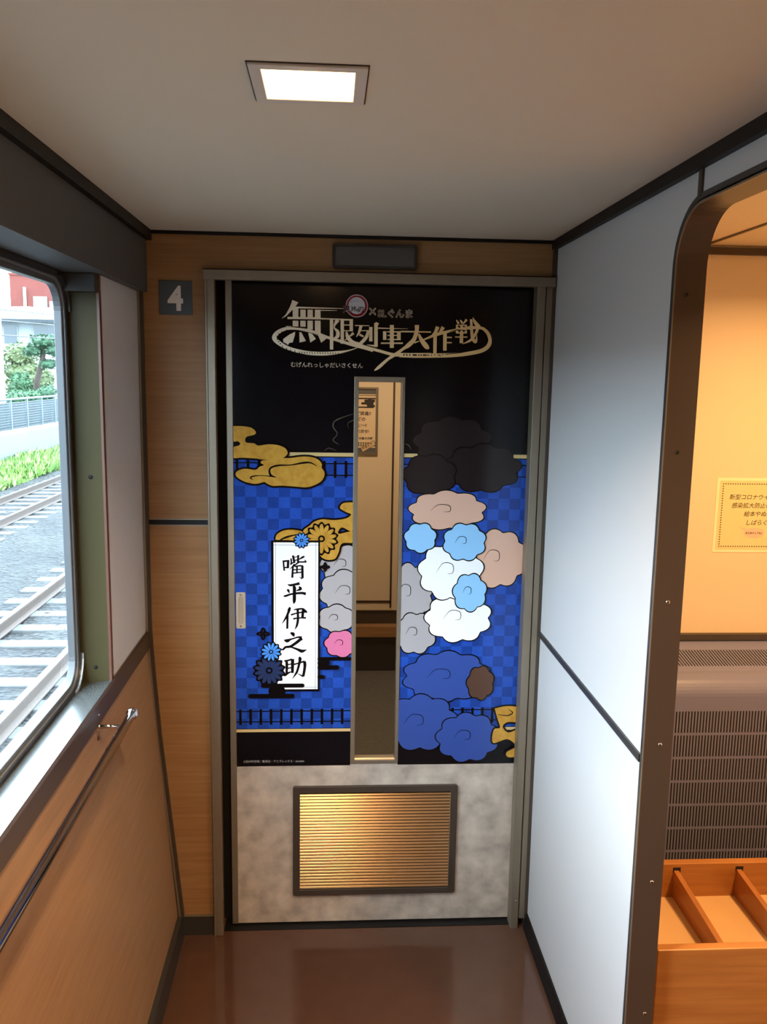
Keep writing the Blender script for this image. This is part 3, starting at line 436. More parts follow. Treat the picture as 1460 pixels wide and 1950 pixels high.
# gold clouds with black edges
a = A_()
def onfilm(c):
    p = [q[:2] for q in catmull([(*q, 0) for q in c+[c[0]]], 4)][:-1]; left = min(c)[0] < HX[0]
    return [(min(max(x, FX0+0.5 if left else HX[1]), HX[0] if left else FX1), z) for x, z in p]
for c in CLOUDS:
    p = onfilm(c); a.poly(p); v_, f_ = ribbon2([(*q, 10.0) for q in p], False, True)
    lo_, hi_ = (FX0+0.5, HX[0]) if min(c)[0] < HX[0] else (HX[1], FX1)
    a.mb.add(a.P([(min(max(x, lo_), hi_), z) for x, z in v_]), f_)
art('cloud_edges', a, inkLine, film)
for c in CLOUDS:
    a = A_(); a.poly(onfilm(c)); art('gold_cloud', a, gold, film)
a = A_(); a.strokes(SWIRL); art('cloud_swirls', a, inkLine, film)
# name plaque
def petals(a, x, z, r, n, r0, r1, wd, ph=0.0):
    for k in range(n):
        t = 2*math.pi*k/n+ph; c_, s_ = math.cos(t), math.sin(t)
        a.strokes([[(x+c_*r*r0, z+s_*r*r0, wd*r*0.35), (x+c_*r*(r0*0.4+r1*0.6), z+s_*r*(r0*0.4+r1*0.6), wd*r), (x+c_*r*r1, z+s_*r*r1, wd*r*0.45)]])
def rosette(kind, x, z, r):
    n = {'blue': 12, 'gold': 14, 'dark': 14, 'quad': 4}[kind]; a = A_(); ph = math.pi/n if kind != 'quad' else math.pi/2
    pts = []
    N = n*10
    for k in range(N):
        t = 2*math.pi*k/N; rr_ = r*(0.93+0.07*math.cos(n*(t-ph))) if kind != 'quad' else r*(0.78+0.22*math.cos(4*t))
        pts.append((x+rr_*math.cos(t), z+rr_*math.sin(t)))
    a.poly(pts)
    o = art('rosette', a, inkLine, film)
    a = A_()
    if kind == 'quad': petals(a, x, z, r, 4, 0.2, 0.7, 0.06); mt = inkDarkPetal
    else:
        petals(a, x, z, r, n, 0.2, 0.86, 0.24, ph); a.disc(x, z, r*0.10); mt = {'blue': inkBlue, 'gold': gold, 'dark': inkDarkPetal}[kind]
    art('rosette_petals', a, mt, film)
rosette(*FLOWERS[2]); rosette(*FLOWERS[5])
po, pi = RECT['plaque_outer'], RECT['plaque_inner']
a = A_(); a.rect(po[0], po[3], po[2], po[1]); art('plaque_border', a, inkLine, film)
a = A_(); a.rect(pi[0], pi[3], pi[2], pi[1]); art('name_plaque', a, inkWhite, film)
a = A_(); 
for x in (pi[0]+5.2, pi[2]-6.6): a.rect(x-0.55, pi[3], x+0.55, pi[1])
for z in (pi[1]-7.0, pi[3]+6.2): a.rect(pi[0], z-0.55, pi[2], z+0.55)
art('plaque_lines', a, inkGrey, film)
a = A_(); a.strokes(PLAQUE); art('plaque_lettering', a, inkLine, film)
rosette(*FLOWERS[3]); rosette(*FLOWERS[4]); rosette(*FLOWERS[0]); rosette(*FLOWERS[1])
a = A_()
for x0, x1, z, h in MIST: a.caps([(x0, min(x1, HX[0]), z, h)])
art('black_mist', a, inkLine, film)
# title lettering, drawn stroke by stroke, pale silver-gold on the left warming to gold on the right
titleM = bpy.data.materials.new('ink_title_gold'); titleM.use_nodes = True; nt = titleM.node_tree; b = nt.nodes['Principled BSDF']
b.inputs['Roughness'].default_value = 0.2
tc = nt.nodes.new('ShaderNodeTexCoord'); sx_ = nt.nodes.new('ShaderNodeSeparateXYZ'); mr = nt.nodes.new('ShaderNodeMapRange'); rpn = nt.nodes.new('ShaderNodeValToRGB')
mr.inputs['From Min'].default_value = -0.28; mr.inputs['From Max'].default_value = 0.1
rpn.color_ramp.elements[0].color = (0.92, 0.86, 0.68, 1); rpn.color_ramp.elements[1].color = (0.88, 0.60, 0.27, 1)
nt.links.new(tc.outputs['Object'], sx_.inputs[0]); nt.links.new(sx_.outputs[0], mr.inputs[0]); nt.links.new(mr.outputs[0], rpn.inputs[0]); nt.links.new(rpn.outputs[0], b.inputs['Base Color'])
a = A_(); a.strokes(TITLE)
for p in TITLE_POLY: a.poly(p)
art('title_lettering', a, titleM, film)
a = A_(); a.strokes(TITLE_DARK); art('title_track_ties', a, inkBlack, film)
a = A_(); a.text('むげんれっしゃだいさくせん', MISC['kana'][0], MISC['kana'][1]-5.5, 14.6, 0.008); art('title_reading', a, M('ink_cream_text', (0.62, 0.55, 0.42), **GLOSS), film)
# round emblem and partner name
lx, lz = MISC['logo']; a = A_(); R0 = 145/7.3*mm
def brushring(a, ro, ri, jit):
    n = 48; P_ = []
    rnd = random.Random(3)
    outer = [(lx+(ro+rnd.uniform(-jit, jit))*math.cos(2*math.pi*k/n), lz+(ro+rnd.uniform(-jit, jit))*math.sin(2*math.pi*k/n)) for k in range(n)]
    a.poly(outer)
brushring(a, R0*1.03, 0, 0.3)
ox, oz = MISC['oni'][0]
art('emblem_rim', a, M('ink_pale_pink', (0.55, 0.38, 0.40), **GLOSS), film)
a = A_(); brushring(a, R0*0.94, 0, 0.4); art('emblem_ring', a, inkRed, film)
a = A_(); a.disc(lx-0.5, lz+1, R0*0.76, 36); art('emblem_disc', a, M('ink_soft_white', (0.55, 0.56, 0.60), **GLOSS), film)
a = A_(); a.text('鬼', ox-4, oz-4.5, 21, 0.028); art('emblem_letter_rim', a, M('ink_pale_pink', (0.55, 0.38, 0.40), **GLOSS), film)
a = A_(); a.text('鬼', ox-4, oz-4.5, 21, 0.012); a.text('滅', MISC['oni'][1][0]-3.2, oz-1.0, 14.5, 0.015); a.text('の', MISC['oni'][2][0]-3, oz-2.5, 10, 0.03); a.text('刃', MISC['oni'][3][0]-3.5, oz-2.5, 16, 0.02)
a.text('きめつのやいば', MISC['oni'][4][0]-1, MISC['oni'][4][1]-1, 3.2, 0.0); art('emblem_lettering', a, inkLine, film)
sx0, sz0 = MISC['sl']
a = A_(); a.text('SLぐんま', sx0+1, sz0+1.0, 24.0, 0.045, sx=0.98); xx, xz = MISC['x']
a.strokes([[(xx-8, xz-9, 4.6), (xx+8, xz+8, 4.6)], [(xx-8, xz+8, 4.6), (xx+8, xz-9, 4.6)]]); art('partner_outline', a, M('ink_outline_cream', (0.55, 0.47, 0.36), **GLOSS), film)
a = A_(); a.text('SLぐんま', sx0+1, sz0+1.0, 24.0, 0.0, sx=0.98)
a.strokes([[(xx-6.5, xz-7.5, 1.8), (xx+6.5, xz+6.5, 1.8)], [(xx-6.5, xz+6.5, 1.8), (xx+6.5, xz-7.5, 1.8)]]); art('partner_lettering', a, M('ink_umber', (0.035, 0.018, 0.012), **GLOSS), film)
a = A_(); a.text('©吾峠呼世晴／集英社・アニプレックス・ufotable', MISC['copy'][0], MISC['copy'][1]-2.5, 8.3, 0.0, sx=0.93); art('copyright_line', a, M('ink_grey_text', (0.42, 0.42, 0.42), **GLOSS), film)

# ================================================================ signs, lamp, handrail
t = thing('car_number_plate', 'square slate grey car number plate showing 4 on the wood panel', 'sign', (-0.392, YB, 1.723))
obj('plate', MB().box(-0.434, -0.3505, YB-0.003, YB-0.0001, 1.724, 1.809), M('slate_plate', (0.055, 0.07, 0.08), 0.45), t, 0.001)
a = Art(YB-0.0034); a.text('4', -392.5, 1736.5, 83, 0.030, sx=0.90, align='CENTER'); art('number', a, M('plate_white', (0.75, 0.73, 0.68), 0.5), t)
t = thing('indicator_box', 'unlit dark framed display box above the sliding door', 'display', (0.111, YB, 1.848))
obj('casing', ring(MB(), rrect(0.003, 0.219, 1.848, 1.909, 0.006, 3), rrect(0.0105, 0.2115, 1.8545, 1.9015, 0.003, 3), 'y', YB-0.014, YB-0.0001), darktrim, t, 0.0015)
obj('screen', MB().box(0.009, 0.213, YB-0.010, YB-0.0002, 1.853, 1.903), M('smoked_screen', (0.085, 0.082, 0.075), 0.35), t)
def lamp(x0, x1, y0, y1, label, watts):
    t = thing('ceiling_light', label, 'ceiling light', ((x0+x1)/2, (y0+y1)/2, ZC-0.008), 'square ceiling lights of the corridor')
    obj('trim_frame', ring(MB(), [(x0, y0), (x1, y0), (x1, y1), (x0, y1)], [(x0+.0145, y0+.0145), (x1-.0145, y0+.0145), (x1-.0145, y1-.0145), (x0+.0145, y1-.0145)], 'z', ZC-0.004, ZC-0.0002), M('lamp_frame', (0.60, 0.56, 0.49), 0.45), t, 0.001)
    # shadow gap where the frame meets the ceiling panel
    obj('gap', ring(MB(), [(x0-.0018, y0-.0018), (x1+.0018, y0-.0018), (x1+.0018, y1+.0018), (x0-.0018, y1+.0018)], [(x0, y0), (x1, y0), (x1, y1), (x0, y1)], 'z', ZC-0.0012, ZC-0.0001), darktrim, t)
    d = MB(); N = 8
    xa, xb, ya, yb = x0+.0145, x1-.0145, y0+.0145, y1-.0145
    v = [(xa+(xb-xa)*i/N, ya+(yb-ya)*j/N, ZC-0.003-0.007*(1-(2*i/N-1)**2)*(1-(2*j/N-1)**2)) for j in range(N+1) for i in range(N+1)]
    d.add(v, [(j*(N+1)+i, j*(N+1)+i+1, (j+1)*(N+1)+i+1, (j+1)*(N+1)+i) for j in range(N) for i in range(N)], True)
    obj('diffuser', d, LM, t)
    l = bpy.data.lights.new('lamp_light', 'AREA'); l.shape = 'RECTANGLE'; l.size = xb-xa-.02; l.size_y = yb-ya-.02; l.energy = watts; l.color = (1.0, 0.68, 0.37); l.spread = 2.1
    lo = bpy.data.objects.new('lamp_light', l); C.objects.link(lo); lo.parent = t; lo.location = Vector(((x0+x1)/2, (y0+y1)/2, ZC-0.012))-t.location
    return t
LM = emit('warm_lamp_diffuser', (1.0, 0.60, 0.27), LAMP)
lamp(-0.097, 0.041, 1.052, 1.190, 'glowing square downlight set in the cream ceiling', LAMP_W)
lamp(-0.097, 0.041, -0.95, -0.812, 'square ceiling downlight above the rear of the corridor', LAMP_W*2.2)
# handrail
HRX, HRZ = -0.425, 0.846
t = thing('handrail', 'chrome tube handrail along the wooden wainscot under the window', 'handrail', (-0.484, 0.6, HRZ))
mb = MB(); ye = 1.822
mb.tube([(HRX, YN+0.3, HRZ), (HRX, ye-0.012, HRZ)], 0.0105, 20); obj('tube', mb, chrome, t)
mb = MB(); mb.tube([(HRX, ye-0.020, HRZ), (HRX, ye-0.006, HRZ), (HRX, ye-0.001, HRZ), (HRX, ye, HRZ)], [0.0122, 0.0122, 0.009, 0.003], 20); obj('end_cap', mb, chrome, t)
for y in (1.745, 0.30):
    zb = HRZ-0.002; xw = -0.4835
    mb = MB(); mb.tube([(xw, y, zb-0.030), (xw, y, zb+0.026)], 0.004, 12); mb.blob((xw+0.002, y, zb+0.026), 0.0055, 0.0065, 0.004); br = obj('bracket', mb, chrome, t)
    mb = MB(); mb.tube([(xw, y, zb), (HRX-0.008, y, zb)], [0.0042, 0.0036], 12); mb.blob((xw+0.004, y, zb), 0.006, 0.006, 0.006); obj('arm', mb, chrome, br)

# ================================================================ side room
struct('wall_side_back', MB().box(XR+0.045, 1.80, YB, YB+0.05, 0, ZC), sideW)
struct('wall_side_right', MB().box(1.75, 1.80, YN, YB, 0, ZC), sideW)
struct('ceiling_side', MB().box(XR+0.045, 1.80, YN, YB+0.05, ZC, ZC+0.05), sideC)
struct('trim_14', MB().box(XR+0.046, 1.75, YB-0.012, YB, ZC-0.024, ZC-0.006), linerM)
struct('trim_15', MB().box(0.964, 0.974, YN, YB, ZC-0.0025, ZC-0.0001), linerM)
struct('trim_16', MB().box(XR+0.046, 1.75, YB-0.018, YB, 0.868, 0.884), bronzeD)
def fixture(x, y):
    ci = [(x+.068*math.cos(2*math.pi*k/32), y+.068*math.sin(2*math.pi*k/32)) for k in range(32)]; cj = [(x+.052*math.cos(2*math.pi*k/32), y+.052*math.sin(2*math.pi*k/32)) for k in range(32)]
    o = struct('ceiling_downlight', ring(MB(), ci, cj, 'z', ZC-0.005, ZC-0.0003), bronze)
    obj('lens', MB().prism(cj, 'z', ZC-0.003, ZC-0.0003), LM, o)
def downlight(x, y, wt):
    l = bpy.data.lights.new('downlight', 'AREA'); l.shape = 'DISK'; l.size = 0.10; l.energy = wt; l.color = (1.0, 0.56, 0.22); l.spread = 2.75
    o = bpy.data.objects.new('downlight', l); C.objects.link(o); o.location = (x, y, ZC-0.006)
    fixture(x, y)
downlight(1.20, 1.68, SIDE_W); downlight(1.15, 0.45, SIDE_W*1.9)
# heater casing: sloped top with a slotted band, perforated front
YF = 2.10
t = thing('heater_casing', 'mauve painted heater casing with slotted top behind the pine book bin', 'heater', (1.18, 2.18, 0))
prof = [(YB-0.001, 0.864), (YB-0.010, 0.866), (YF+0.055, 0.812)]+[(YF+0.055-0.055*math.sin(math.radians(q)), 0.762+0.050*math.cos(math.radians(q))) for q in range(10, 91, 10)]+[(YF, 0.02), (YB-0.001, 0.02)]
mb = MB(); mb.prism(prof, 'x', XR+0.05, 1.70); body = obj('casing', mb, heatM, t)
def slope(y): return 0.866+(y-(YB-0.010))*(0.866-0.812)/((YB-0.010)-(YF+0.055))
mb = MB(); x = XR+0.06
while x < 1.68:
    y0, y1 = 2.172, 2.225; d = 0.016
    for_v = [(x+d, y0, slope(y0)+0.0006), (x+d+0.0032, y0, slope(y0)+0.0006), (x+0.0032, y1, slope(y1)+0.0006), (x, y1, slope(y1)+0.0006)]
    mb.add(for_v, [(0, 1, 2, 3)]); x += 0.0082
obj('top_slots', mb, holeM, t)
mb = MB(); zt = 0.722
for row in range(11):
    z1 = zt-row*0.0665; z0 = z1-0.0592
    if z0 < 0.03: break
    x = XR+0.06
    while x < 1.69:
        mb.add([(x, YF-0.0005, z0), (x+0.0034, YF-0.0005, z0), (x+0.0034, YF-0.0005, z1), (x, YF-0.0005, z1)], [(0, 1, 2, 3)]); x += 0.0082
obj('front_slots', mb, holeM, t)
# pine book bin with dividers
t = thing('book_bin', 'orange pine book bin with slotted dividers in front of the heater', 'book bin', (1.0, 1.64, 0))
BX0, BX1, BZ = XR+0.06, 1.60, 0.488
obj('back_board', MB().box(BX0, BX1, 1.775, 1.795, 0.02, BZ), pine, t, 0.002)
obj('front_board', MB().box(BX0, BX1, 1.480, 1.500, 0.02, BZ), pine, t, 0.002)
obj('end_board', MB().box(BX0-0.012, BX0, 1.480, 1.795, 0.02, BZ), pineY, t, 0.002)
obj('end_board', MB().box(BX1, BX1+0.012, 1.480, 1.795, 0.02, BZ), pineY, t, 0.002)
obj('base_board', MB().box(BX0, BX1, 1.500, 1.775, 0.398, 0.406), boardM, t)
k = 0; x = 0.792
while x < BX1-0.03:
    mb = MB(); mb.prism([(1.500, 0.406), (1.777, 0.406), (1.777, 0.472), (1.500, 0.452)], 'x', x, x+0.012); obj('divider', mb, pineY, t, 0.0015)
    x += 0.1475
x = 0.790
while x < BX1-0.03:
    obj('divider_slot', MB().box(x, x+0.018, 1.7745, 1.7752, 0.468, 0.479), holeM, t); x += 0.1475
# laminated notice
t = thing('notice_sheet', 'laminated notice with dotted border taped to the warm lit wall', 'notice', (1.16, YB, 1.115))
NX0, NX1, NZ0, NZ1 = 1.053, 1.330, 1.1145, 1.3205
obj('laminate', MB().box(NX0, NX1, YB-0.0012, YB-0.0001, NZ0, NZ1), M('notice_margin', (0.90, 0.88, 0.62), 0.25), t)
a = Art(YB-0.0015); a.rect(NX0*1000+8, NZ0*1000+7, NX1*1000-8, NZ1*1000-7); art('paper', a, M('notice_paper', (0.74, 0.68, 0.36), 0.3), t)
a = Art(YB-0.0018)
nx, nz_ = 36, 26
x0, x1, z0, z1 = NX0*1000+17.5, NX1*1000-17.5, NZ0*1000+16.5, NZ1*1000-16
for k in range(nx+1):
    for z in (z0, z1): a.disc(x0+(x1-x0)*k/nx, z, 1.75, 8)
for k in range(1, nz_):
    for x in (x0, x1): a.disc(x, z0+(z1-z0)*k/nz_, 1.75, 8)
ink = M('notice_ink', (0.055, 0.040, 0.012), 0.5)
art('dotted_border', a, ink, t)
a = Art(YB-0.0018)
for s_, x, z in (('新型コロナウイ', 1089, 1262.5), ('感染拡大防止の', 1097, 1239.3), ('絵本やぬ', 1133.5, 1216), ('しばらく', 1139.5, 1191.8)): a.text(s_, x, z, 16.0, 0.006, shear=0.2)
art('lettering', a, ink, t)
a = Art(YB-0.0017); a.disc(1168, 1168.6, 14.7, 32, 29); a.poly([(1120, 1187.6), (1146, 1180), (1141, 1173)]); art('speech_bubble', a, M('bubble_pink', (0.80, 0.55, 0.42), 0.4), t)
a = Art(YB-0.0020); a.text('またあそんでね♪', 1142.5, 1166, 6.9, 0.02, sx=0.93); art('speech_lettering', a, M('notice_black', (0.02, 0.01, 0.01), 0.5), t)

# ================================================================ vestibule beyond the door
YV = 4.5
vF = M('speckled_grey_floor', (0.135, 0.13, 0.115), 0.55, col2=(0.10, 0.095, 0.082), scale=55, detail=6)
vW = M('beige_vestibule_wall', (0.70, 0.57, 0.41), 0.5)
struct('floor_beyond', MB().box(-0.6, 1.3, 2.36, YV, -0.05, 0.0), vF)
struct('ceiling_beyond', MB().box(-0.6, 1.3, 2.36, YV+0.05, ZC, ZC+0.05), cream)
struct('wall_beyond', MB().box(-0.6, 0.372, YV, YV+0.05, 0.33, ZC), vW)
mb = MB(); mb.box(0.376, 1.3, YV+0.02, YV+0.05, 0.0, ZC); mb.box(-0.6, 0.376, YV+0.01, YV+0.05, 0.25, 0.345); struct('wall_beyond_recess', mb, bronzeD)
struct('trim_17', MB().box(0.326, 0.336, YV-0.004, YV, 0.345, ZC), M('brown_line', (0.05, 0.027, 0.015), 0.5))
struct('trim_18', MB().box(-0.5, 0.336, YV-0.004, YV, 0.372, 0.384), M('brown_line', (0.05, 0.027, 0.015), 0.5))
struct('wall_beyond_left', MB().box(-0.62, -0.6, 2.36, YV, 0, ZC), vW)
struct('wall_beyond_right', MB().box(1.3, 1.35, 2.36, YV, 0, ZC), vW)
struct('trim_19', MB().box(-0.6, 0.6, YV-0.05, YV+0.01, 0.195, 0.252), woodB)
struct('trim_20', MB().box(-0.6, 0.6, YV-0.03, YV+0.01, 0.0, 0.194), darktrim)
downlight_next = bpy.data.lights.new('vestibule_downlight', 'AREA'); downlight_next.shape = 'DISK'; downlight_next.size = 0.12; downlight_next.energy = NEXT_W; downlight_next.color = (1.0, 0.72, 0.45)
o = bpy.data.objects.new('vestibule_downlight', downlight_next); C.objects.link(o); o.location = (0.25, 3.75, ZC-0.01); fixture(0.25, 3.75)
t = thing('framed_poster', 'small framed poster with black writing seen through the door glass', 'poster', (0.08, YV, 1.18))
obj('frame', ring(MB(), [(-0.10, 1.172), (0.249, 1.172), (0.249, 1.52), (-0.10, 1.52)], [(-0.084, 1.182), (0.236, 1.182), (0.236, 1.51), (-0.084, 1.51)], 'y', YV-0.014, YV-0.0005), M('poster_frame', (0.22, 0.18, 0.13), 0.4, 0.5), t)
obj('sheet', MB().box(-0.09, 0.243, YV-0.006, YV-0.001, 1.178, 1.515), M('poster_paper', (0.72, 0.55, 0.36), 0.5), t)
for zz in ((1484, 1510), (1182, 1207)):
    a = Art(YV-0.0065); a.rect(-84, zz[0], 236, zz[1]); art('band', a, M('poster_band', (0.10, 0.10, 0.10), 0.5), t)
a = Art(YV-0.0068); a.rect(-84, 1476, 236, 1479); a.caps([(100, 236, 1462, 7), (176, 232, 1450, 14), (160, 200, 1437, 12), (190, 232, 1424, 12), (-60, 226, 1417, 7), (185, 210, 1440, 40)])
a.text('突猛進!!', 134, 1377, 22, 0.02); a.text('様の', 140, 1347, 22, 0.02); a.text('に〜!!', 140, 1316, 20, 0.02); a.text('れ伏せ!', 138, 1285, 20, 0.02)
a.text('列車大作戦', 150, 1250, 14.5, 0.02)
a.rect(-84, 1231, 236, 1233); a.rect(-84, 1217, 236, 1219)
for k in range(27): a.rect(-80+k*12, 1214, -76+k*12, 1236)
art('lettering', a, M('poster_ink', (0.02, 0.015, 0.012), 0.5), t)
a = Art(YV-0.0072); a.poly([(160, 1206), (171, 1184), (238, 1224), (227, 1246)]); art('stamp', a, M('poster_stamp', (0.66, 0.46, 0.27), 0.5), t)
a = Art(YV-0.0076); a.strokes([[(160, 1206, 2), (171, 1184, 2)], [(171, 1184, 2), (238, 1224, 2)], [(238, 1224, 2), (227, 1246, 2)], [(227, 1246, 2), (160, 1206, 2)]]); a.text('やまどり', 171, 1195, 17, 0.02, rot=0.53, sx=0.9); art('stamp_lettering', a, M('poster_ink', (0.02, 0.015, 0.012), 0.5), t)

# ================================================================ outside
ballM = bpy.data.materials.new('ballast_stones'); ballM.use_nodes = True; nt = ballM.node_tree; b = nt.nodes['Principled BSDF']; b.inputs['Roughness'].default_value = 0.85
tc = nt.nodes.new('ShaderNodeTexCoord'); vo = nt.nodes.new('ShaderNodeTexVoronoi'); vo.inputs['Scale'].default_value = 16
nz = nt.nodes.new('ShaderNodeTexNoise'); nz.inputs['Scale'].default_value = 0.9; nz.inputs['Detail'].default_value = 5
rp = nt.nodes.new('ShaderNodeValToRGB'); rp.color_ramp.elements[0].color = (0.007, 0.0085, 0.010, 1); rp.color_ramp.elements[1].color = (0.040, 0.043, 0.044, 1)
mxc = nt.nodes.new('ShaderNodeMixRGB'); mxc.blend_type = 'MULTIPLY'; mxc.inputs[0].default_value = 0.8
rp2 = nt.nodes.new('ShaderNodeValToRGB'); rp2.color_ramp.elements[0].color = (0.45, 0.47, 0.5, 1); rp2.color_ramp.elements[1].color = (1.25, 1.2, 1.1, 1); rp2.color_ramp.elements[0].position = 0.35; rp2.color_ramp.elements[1].position = 0.65
bp = nt.nodes.new('ShaderNodeBump'); bp.inputs['Strength'].default_value = 1.0; bp.inputs['Distance'].default_value = 0.05
nt.links.new(tc.outputs['Object'], vo.inputs['Vector']); nt.links.new(tc.outputs['Object'], nz.inputs['Vector']); nt.links.new(vo.outputs['Color'], rp.inputs[0]); nt.links.new(nz.outputs['Fac'], rp2.inputs[0])
nt.links.new(rp.outputs[0], mxc.inputs[1]); nt.links.new(rp2.outputs[0], mxc.inputs[2]); nt.links.new(mxc.outputs[0], b.inputs['Base Color']); nt.links.new(vo.outputs['Distance'], bp.inputs['Height']); nt.links.new(bp.outputs[0], b.inputs['Normal'])
ZR = -1.22
g = MB(); nx_, ny_ = 60, 220
def gz(x, y): return ZR-0.17+0.015*math.sin(x*7+y*3)+0.012*math.sin(y*11-x*5)
V = [(-9.2+(8.6)*i/nx_, -30+90*j/ny_, gz(-9.2+8.6*i/nx_, -30+90*j/ny_)) for j in range(ny_+1) for i in range(nx_+1)]
g.add(V, [(j*(nx_+1)+i, j*(nx_+1)+i+1, (j+1)*(nx_+1)+i+1, (j+1)*(nx_+1)+i) for j in range(ny_) for i in range(nx_)])
struct('ground_ballast', g, ballM)
struct('ground_beyond', MB().box(-160, -9.0, -120, 200, -1.6, -0.25), M('pale_road', (0.117, 0.124, 0.124), 0.8))
railM = M('rail_rust', (0.073, 0.051, 0.040), 0.55, 0.2); railT = M('rail_polished_head', (0.292, 0.292, 0.307), 0.25, 0.85)
slp = M('concrete_sleeper', (0.085, 0.09, 0.093), 0.8, vary=0.15, scale=9)
def track(xa, xb, label):
    xc = (xa+xb)/2
    t = thing('railway_track', label, 'railway track', (xc, 20, ZR-0.2), None)
    for x in (xa, xb):
        mb = MB(); mb.prism([(x-.062, ZR-.15), (x+.062, ZR-.15), (x+.062, ZR-.138), (x+.009, ZR-.118), (x+.009, ZR-.04), (x+.032, ZR-.03), (x+.032, ZR-.006), (x-.032, ZR-.006), (x-.032, ZR-.03), (x-.009, ZR-.04), (x-.009, ZR-.118), (x-.062, ZR-.138)], 'y', -25, 60)
        rl = obj('rail', mb, railM, t)
        obj('rail_head', MB().box(x-.031, x+.031, -25, 60, ZR-.006, ZR), railT, rl)
    mb = MB(); mb.box(xc-1.0, xc+1.0, -1.62, -1.38, ZR-0.26, ZR-0.151)
    s0 = obj('sleeper', mb, slp, t, 0.012)
    for k in range(1, 72):
        c = s0.copy(); C.objects.link(c); c.parent = t; c.location.y = s0.location.y+k*0.60
track(-3.683, -2.65, 'railway track nearest the train, running under the window')
track(-7.26, -6.215, 'farther railway track beside the grassy bank')
# weeds
rnd = random.Random(11)
mb = MB(); mb2 = MB()
for i in range(15000):
    y = rnd.uniform(8, 52) if i % 3 else rnd.uniform(20, 34); tt = rnd.random(); x = max(min(-8.2-0.68*tt+rnd.gauss(0, 0.05), -8.1), -8.88); zb = -1.42+0.38*tt+0.05*math.sin(y*1.3)
    h = rnd.uniform(0.10, 0.34); a_ = rnd.uniform(0, 6.28); wd = rnd.uniform(0.02, 0.06); lx_, ly_ = max(rnd.gauss(0, 0.05), -0.03), rnd.gauss(0, 0.10)
    c_, s_ = math.cos(a_)*wd, math.sin(a_)*wd
    (mb if rnd.random() < 0.6 else mb2).add([(x-c_, y-s_, zb), (x+c_, y+s_, zb), (x+lx_+c_*.8, y+ly_+s_*.8, zb+h*.6), (x+lx_*1.6, y+ly_*1.6, zb+h), (x+lx_-c_*.8, y+ly_-s_*.8, zb+h*.6)], [(0, 1, 2, 3, 4)])
gr = thing('weed_bank', 'bright green weeds growing on the bank below the pale wall', 'weeds', (-8.7, 25, -1.4)); gr['kind'] = 'stuff'
obj('light_blades', mb, M('weed_light', (0.23, 0.36, 0.09), 0.6), gr); obj('dark_blades', mb2, M('weed_dark', (0.11, 0.21, 0.05), 0.6), gr)
# wall of concrete panels with a wire fence on top
t = thing('concrete_panel_wall', 'pale concrete panel wall behind the weeds, below the wire fence', 'wall', (-9.1, 27, -1.4))
panM = M('pale_concrete', (0.24, 0.275, 0.285), 0.8, vary=0.06, scale=3); jn = M('panel_joint', (0.117, 0.139, 0.161), 0.8)
p0 = obj('panel', MB().box(-9.12, -9.02, 10.72, 12.02, -1.4, -0.16), panM, t, 0.01)
for k in range(1, 26):
    c = p0.copy(); C.objects.link(c); c.parent = t; c.location.y += 1.32*k
obj('coping', MB().box(-9.15, -9.0, 10.7, 46, -0.16, -0.12), panM, t)
t = thing('wire_fence', 'blue grey wire fence on posts along the concrete wall', 'fence', (-9.07, 27, -0.12))
fm = M('fence_grey', (0.10, 0.135, 0.15), 0.5, 0.3)
s0 = obj('post', MB().box(-9.10, -9.04, 12.02, 12.08, -0.12, 0.74), fm, t)
for k in range(1, 25):
    c = s0.copy(); C.objects.link(c); c.parent = t; c.location.y += 1.32*k
obj('top_rail', MB().tube([(-9.07, 10.7, 0.74), (-9.07, 46, 0.74)], 0.035, 8), fm, t)
mb = MB()
for k in range(11): mb.box(-9.075, -9.065, 10.7, 46, -0.08+k*0.072, -0.072+k*0.072)
obj('wire_mesh', mb, fm, t)
tag(obj('garden_wall', MB().box(-9.46, -9.40, 12, 44, -0.25, 0.60), M('blue_grey_block', (0.03, 0.042, 0.052), 0.8, vary=0.15, scale=2.5), origin=(-9.43, 28, -0.25)), 'blue grey garden wall just behind the wire fence', 'garden wall')
# utility pole
t = thing('utility_pole', 'thick white utility pole at the left edge behind the fence', 'pole', (-9.75, 26.2, -0.25))
mb = MB(); mb.tube([(-9.75, 26.2, -0.25), (-9.75, 26.2, 3.35)], [0.20, 0.19], 20); obj('shaft', mb, M('pole_white', (0.547, 0.562, 0.569), 0.6), t)
mb = MB(); mb.tube([(-9.75, 26.2, 3.35), (-9.75, 26.2, 3.45)], [0.22, 0.2], 20); obj('cap', mb, M('pole_white', (0.547, 0.562, 0.569), 0.6), t)
